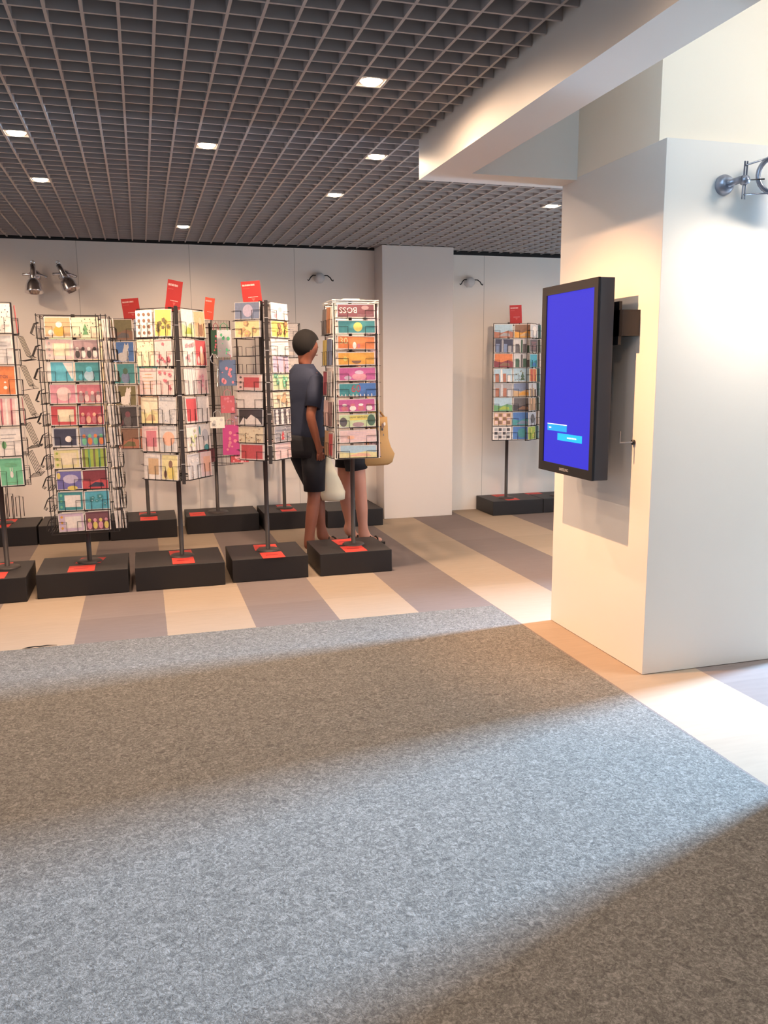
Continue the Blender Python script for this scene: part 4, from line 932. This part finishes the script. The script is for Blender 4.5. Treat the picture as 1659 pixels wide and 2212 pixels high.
# woman behind the brightly lit rack
M_top = mat('dark_red_top', (120, 34, 42), 0.8); 
wom = empty('person', (1.655, 6.72, 0), 0.15, label='person mostly hidden behind the brightly lit rack, bare legs showing', cat='person')
s = Sk()
pel = s.pt((0, 0, 0.84), (0.12, 0.15)); wst = s.pt((0, 0, 0.98), (0.09, 0.115), pel); chs = s.pt((0, 0, 1.15), (0.10, 0.135), wst); ush = s.pt((0, 0, 1.29), (0.07, 0.11), chs)
nk = s.pt((0, 0, 1.37), 0.046, ush); nk2 = s.pt((0.012, 0, 1.41), 0.046, nk); h1 = s.pt((0.03, 0, 1.46), (0.072, 0.062), nk2); h2 = s.pt((0.025, 0, 1.525), (0.086, 0.07), h1); h3 = s.pt((0.015, 0, 1.575), (0.072, 0.06), h2)
s.pt((0.112, 0, 1.478), 0.011, h1)
for sy in (-1, 1): s.pt((0.005, sy * 0.07, 1.49), (0.016, 0.009), h1)
arm(-1, (0.0, -0.155, 1.26), (-0.02, -0.18, 1.03), (0.06, -0.17, 0.86), (0.3, 0, -1), 0.4, (0.2, 1, 0))
arm(1, (0.0, 0.155, 1.26), (0.03, 0.20, 1.04), (0.16, 0.16, 1.0), (1, -0.2, 0.0), 0.8, (0, -0.5, -1))
leg(-1, (0.0, -0.085, 0.78), (0.05, -0.09, 0.45), (0.07, -0.09, 0.10), (0.05, -0.09, 0.055), (0.24, -0.095, 0.042))
leg(1, (0.0, 0.085, 0.78), (-0.03, 0.085, 0.46), (0.03, 0.085, 0.12), (-0.03, 0.085, 0.10), (0.12, 0.085, 0.045))
skin_body('body', s.v, s.e, s.r, M_skin2, wom)
b = MB(); b.loft([((0, 0, 0.80), 0.14, 0.17, 0), ((0, 0, 0.92), 0.12, 0.15, 0), ((0, 0, 1.0), 0.108, 0.135, 0), ((0, 0, 1.15), 0.122, 0.158, 0), ((0, 0, 1.24), 0.108, 0.17, 0), ((0, 0, 1.31), 0.08, 0.14, 0), ((0, 0, 1.355), 0.06, 0.068, 0)], M_top, 24, (False, False))
sleeve(b, (0, -0.148, 1.265), (-0.012, -0.172, 1.11), 0.06, 0.052, M_top); sleeve(b, (0, 0.148, 1.265), (0.018, 0.185, 1.12), 0.06, 0.052, M_top)
o = b.build('top', wom); o.modifiers.new('t', 'SOLIDIFY').thickness = 0.004
b = MB(); b.loft([((0, 0, 0.90), 0.122, 0.152, 0), ((0, 0, 0.84), 0.14, 0.172, 0), ((0, 0, 0.74), 0.135, 0.172, 0)], M_short, 24, (False, False))
b.tube([(0, -0.085, 0.78), (0.015, -0.088, 0.66)], [0.098, 0.094], M_short, 16, caps=False); b.tube([(0, 0.085, 0.78), (-0.01, 0.085, 0.66)], [0.098, 0.094], M_short, 16, caps=False)
o = b.build('shorts', wom); o.modifiers.new('t', 'SOLIDIFY').thickness = 0.004
hair_cap(wom, (0.016, 0, 1.528), 0.102, 0.087, 0.103, mat('brown_hair', (60, 40, 30), 0.5))
face(wom, 0.03, 0, 1.47, 0.92)
sandal(wom, (0.05, -0.09, 0.047), (0.24, -0.095, 0.047)); sandal(wom, (-0.03, 0.085, 0.047), (0.12, 0.085, 0.047))
# tan shoulder bag
M_tan = mat('tan_canvas', (190, 150, 98), 0.7, bump=0.4, nscale=50)
tote = empty('tote_bag', (1.86, 6.62, 0.69), 0.1, label='tan canvas tote bag with small dark print, sticking out right of the brightly lit rack', cat='bag')
b = MB()
b.loft([((-0.03, 0, 0.0), 0.13, 0.04, 0), ((-0.02, 0, 0.02), 0.155, 0.06, 0), ((0.0, 0, 0.09), 0.155, 0.07, 0), ((0.0, 0, 0.15), 0.12, 0.065, 0), ((0.01, 0, 0.22), 0.088, 0.05, 0), ((0.02, 0, 0.32), 0.075, 0.04, 0), ((0.02, 0, 0.40), 0.07, 0.03, 0)], M_tan, 24)
b.build('bag_body', tote)
b = MB()
for (px, pz, rx, rz, m_) in ((0.03, 0.33, 0.012, 0.022, 'brown'), (0.045, 0.345, 0.01, 0.016, 'white'), (0.025, 0.30, 0.009, 0.012, 'black'), (0.035, 0.255, 0.004, 0.011, 'dark grey')):
    b.add([(x_, -0.055, z_) for x_, z_ in ell(px, pz, rx, rz, 8)], [tuple(range(8))], paper(m_))
b.build('bag_print', tote)
b = MB(); b.tube([(-0.04, 0, 0.39), (-0.09, 0.05, 0.50), (-0.14, 0.09, 0.60), (-0.20, 0.10, 0.62)], 0.009, M_tan, 6); b.tube([(0.07, 0, 0.39), (0.0, 0.06, 0.50), (-0.1, 0.10, 0.61), (-0.20, 0.12, 0.63)], 0.009, M_tan, 6); b.build('bag_strap', tote)

# ------------------------------------------------------------------ small thing on the floor
b = MB(); b.tube([(-0.695, 4.652, 0.004), (-0.66, 4.655, 0.006), (-0.63, 4.650, 0.010), (-0.61, 4.654, 0.006), (-0.57, 4.657, 0.008), (-0.52, 4.655, 0.004)], [0.001, 0.004, 0.003, 0.004, 0.003, 0.001], M_black, 6)
tag(b.build('carpet_thread'), 'thin black frayed strip lying along the edge of the grey carpet', 'carpet thread')
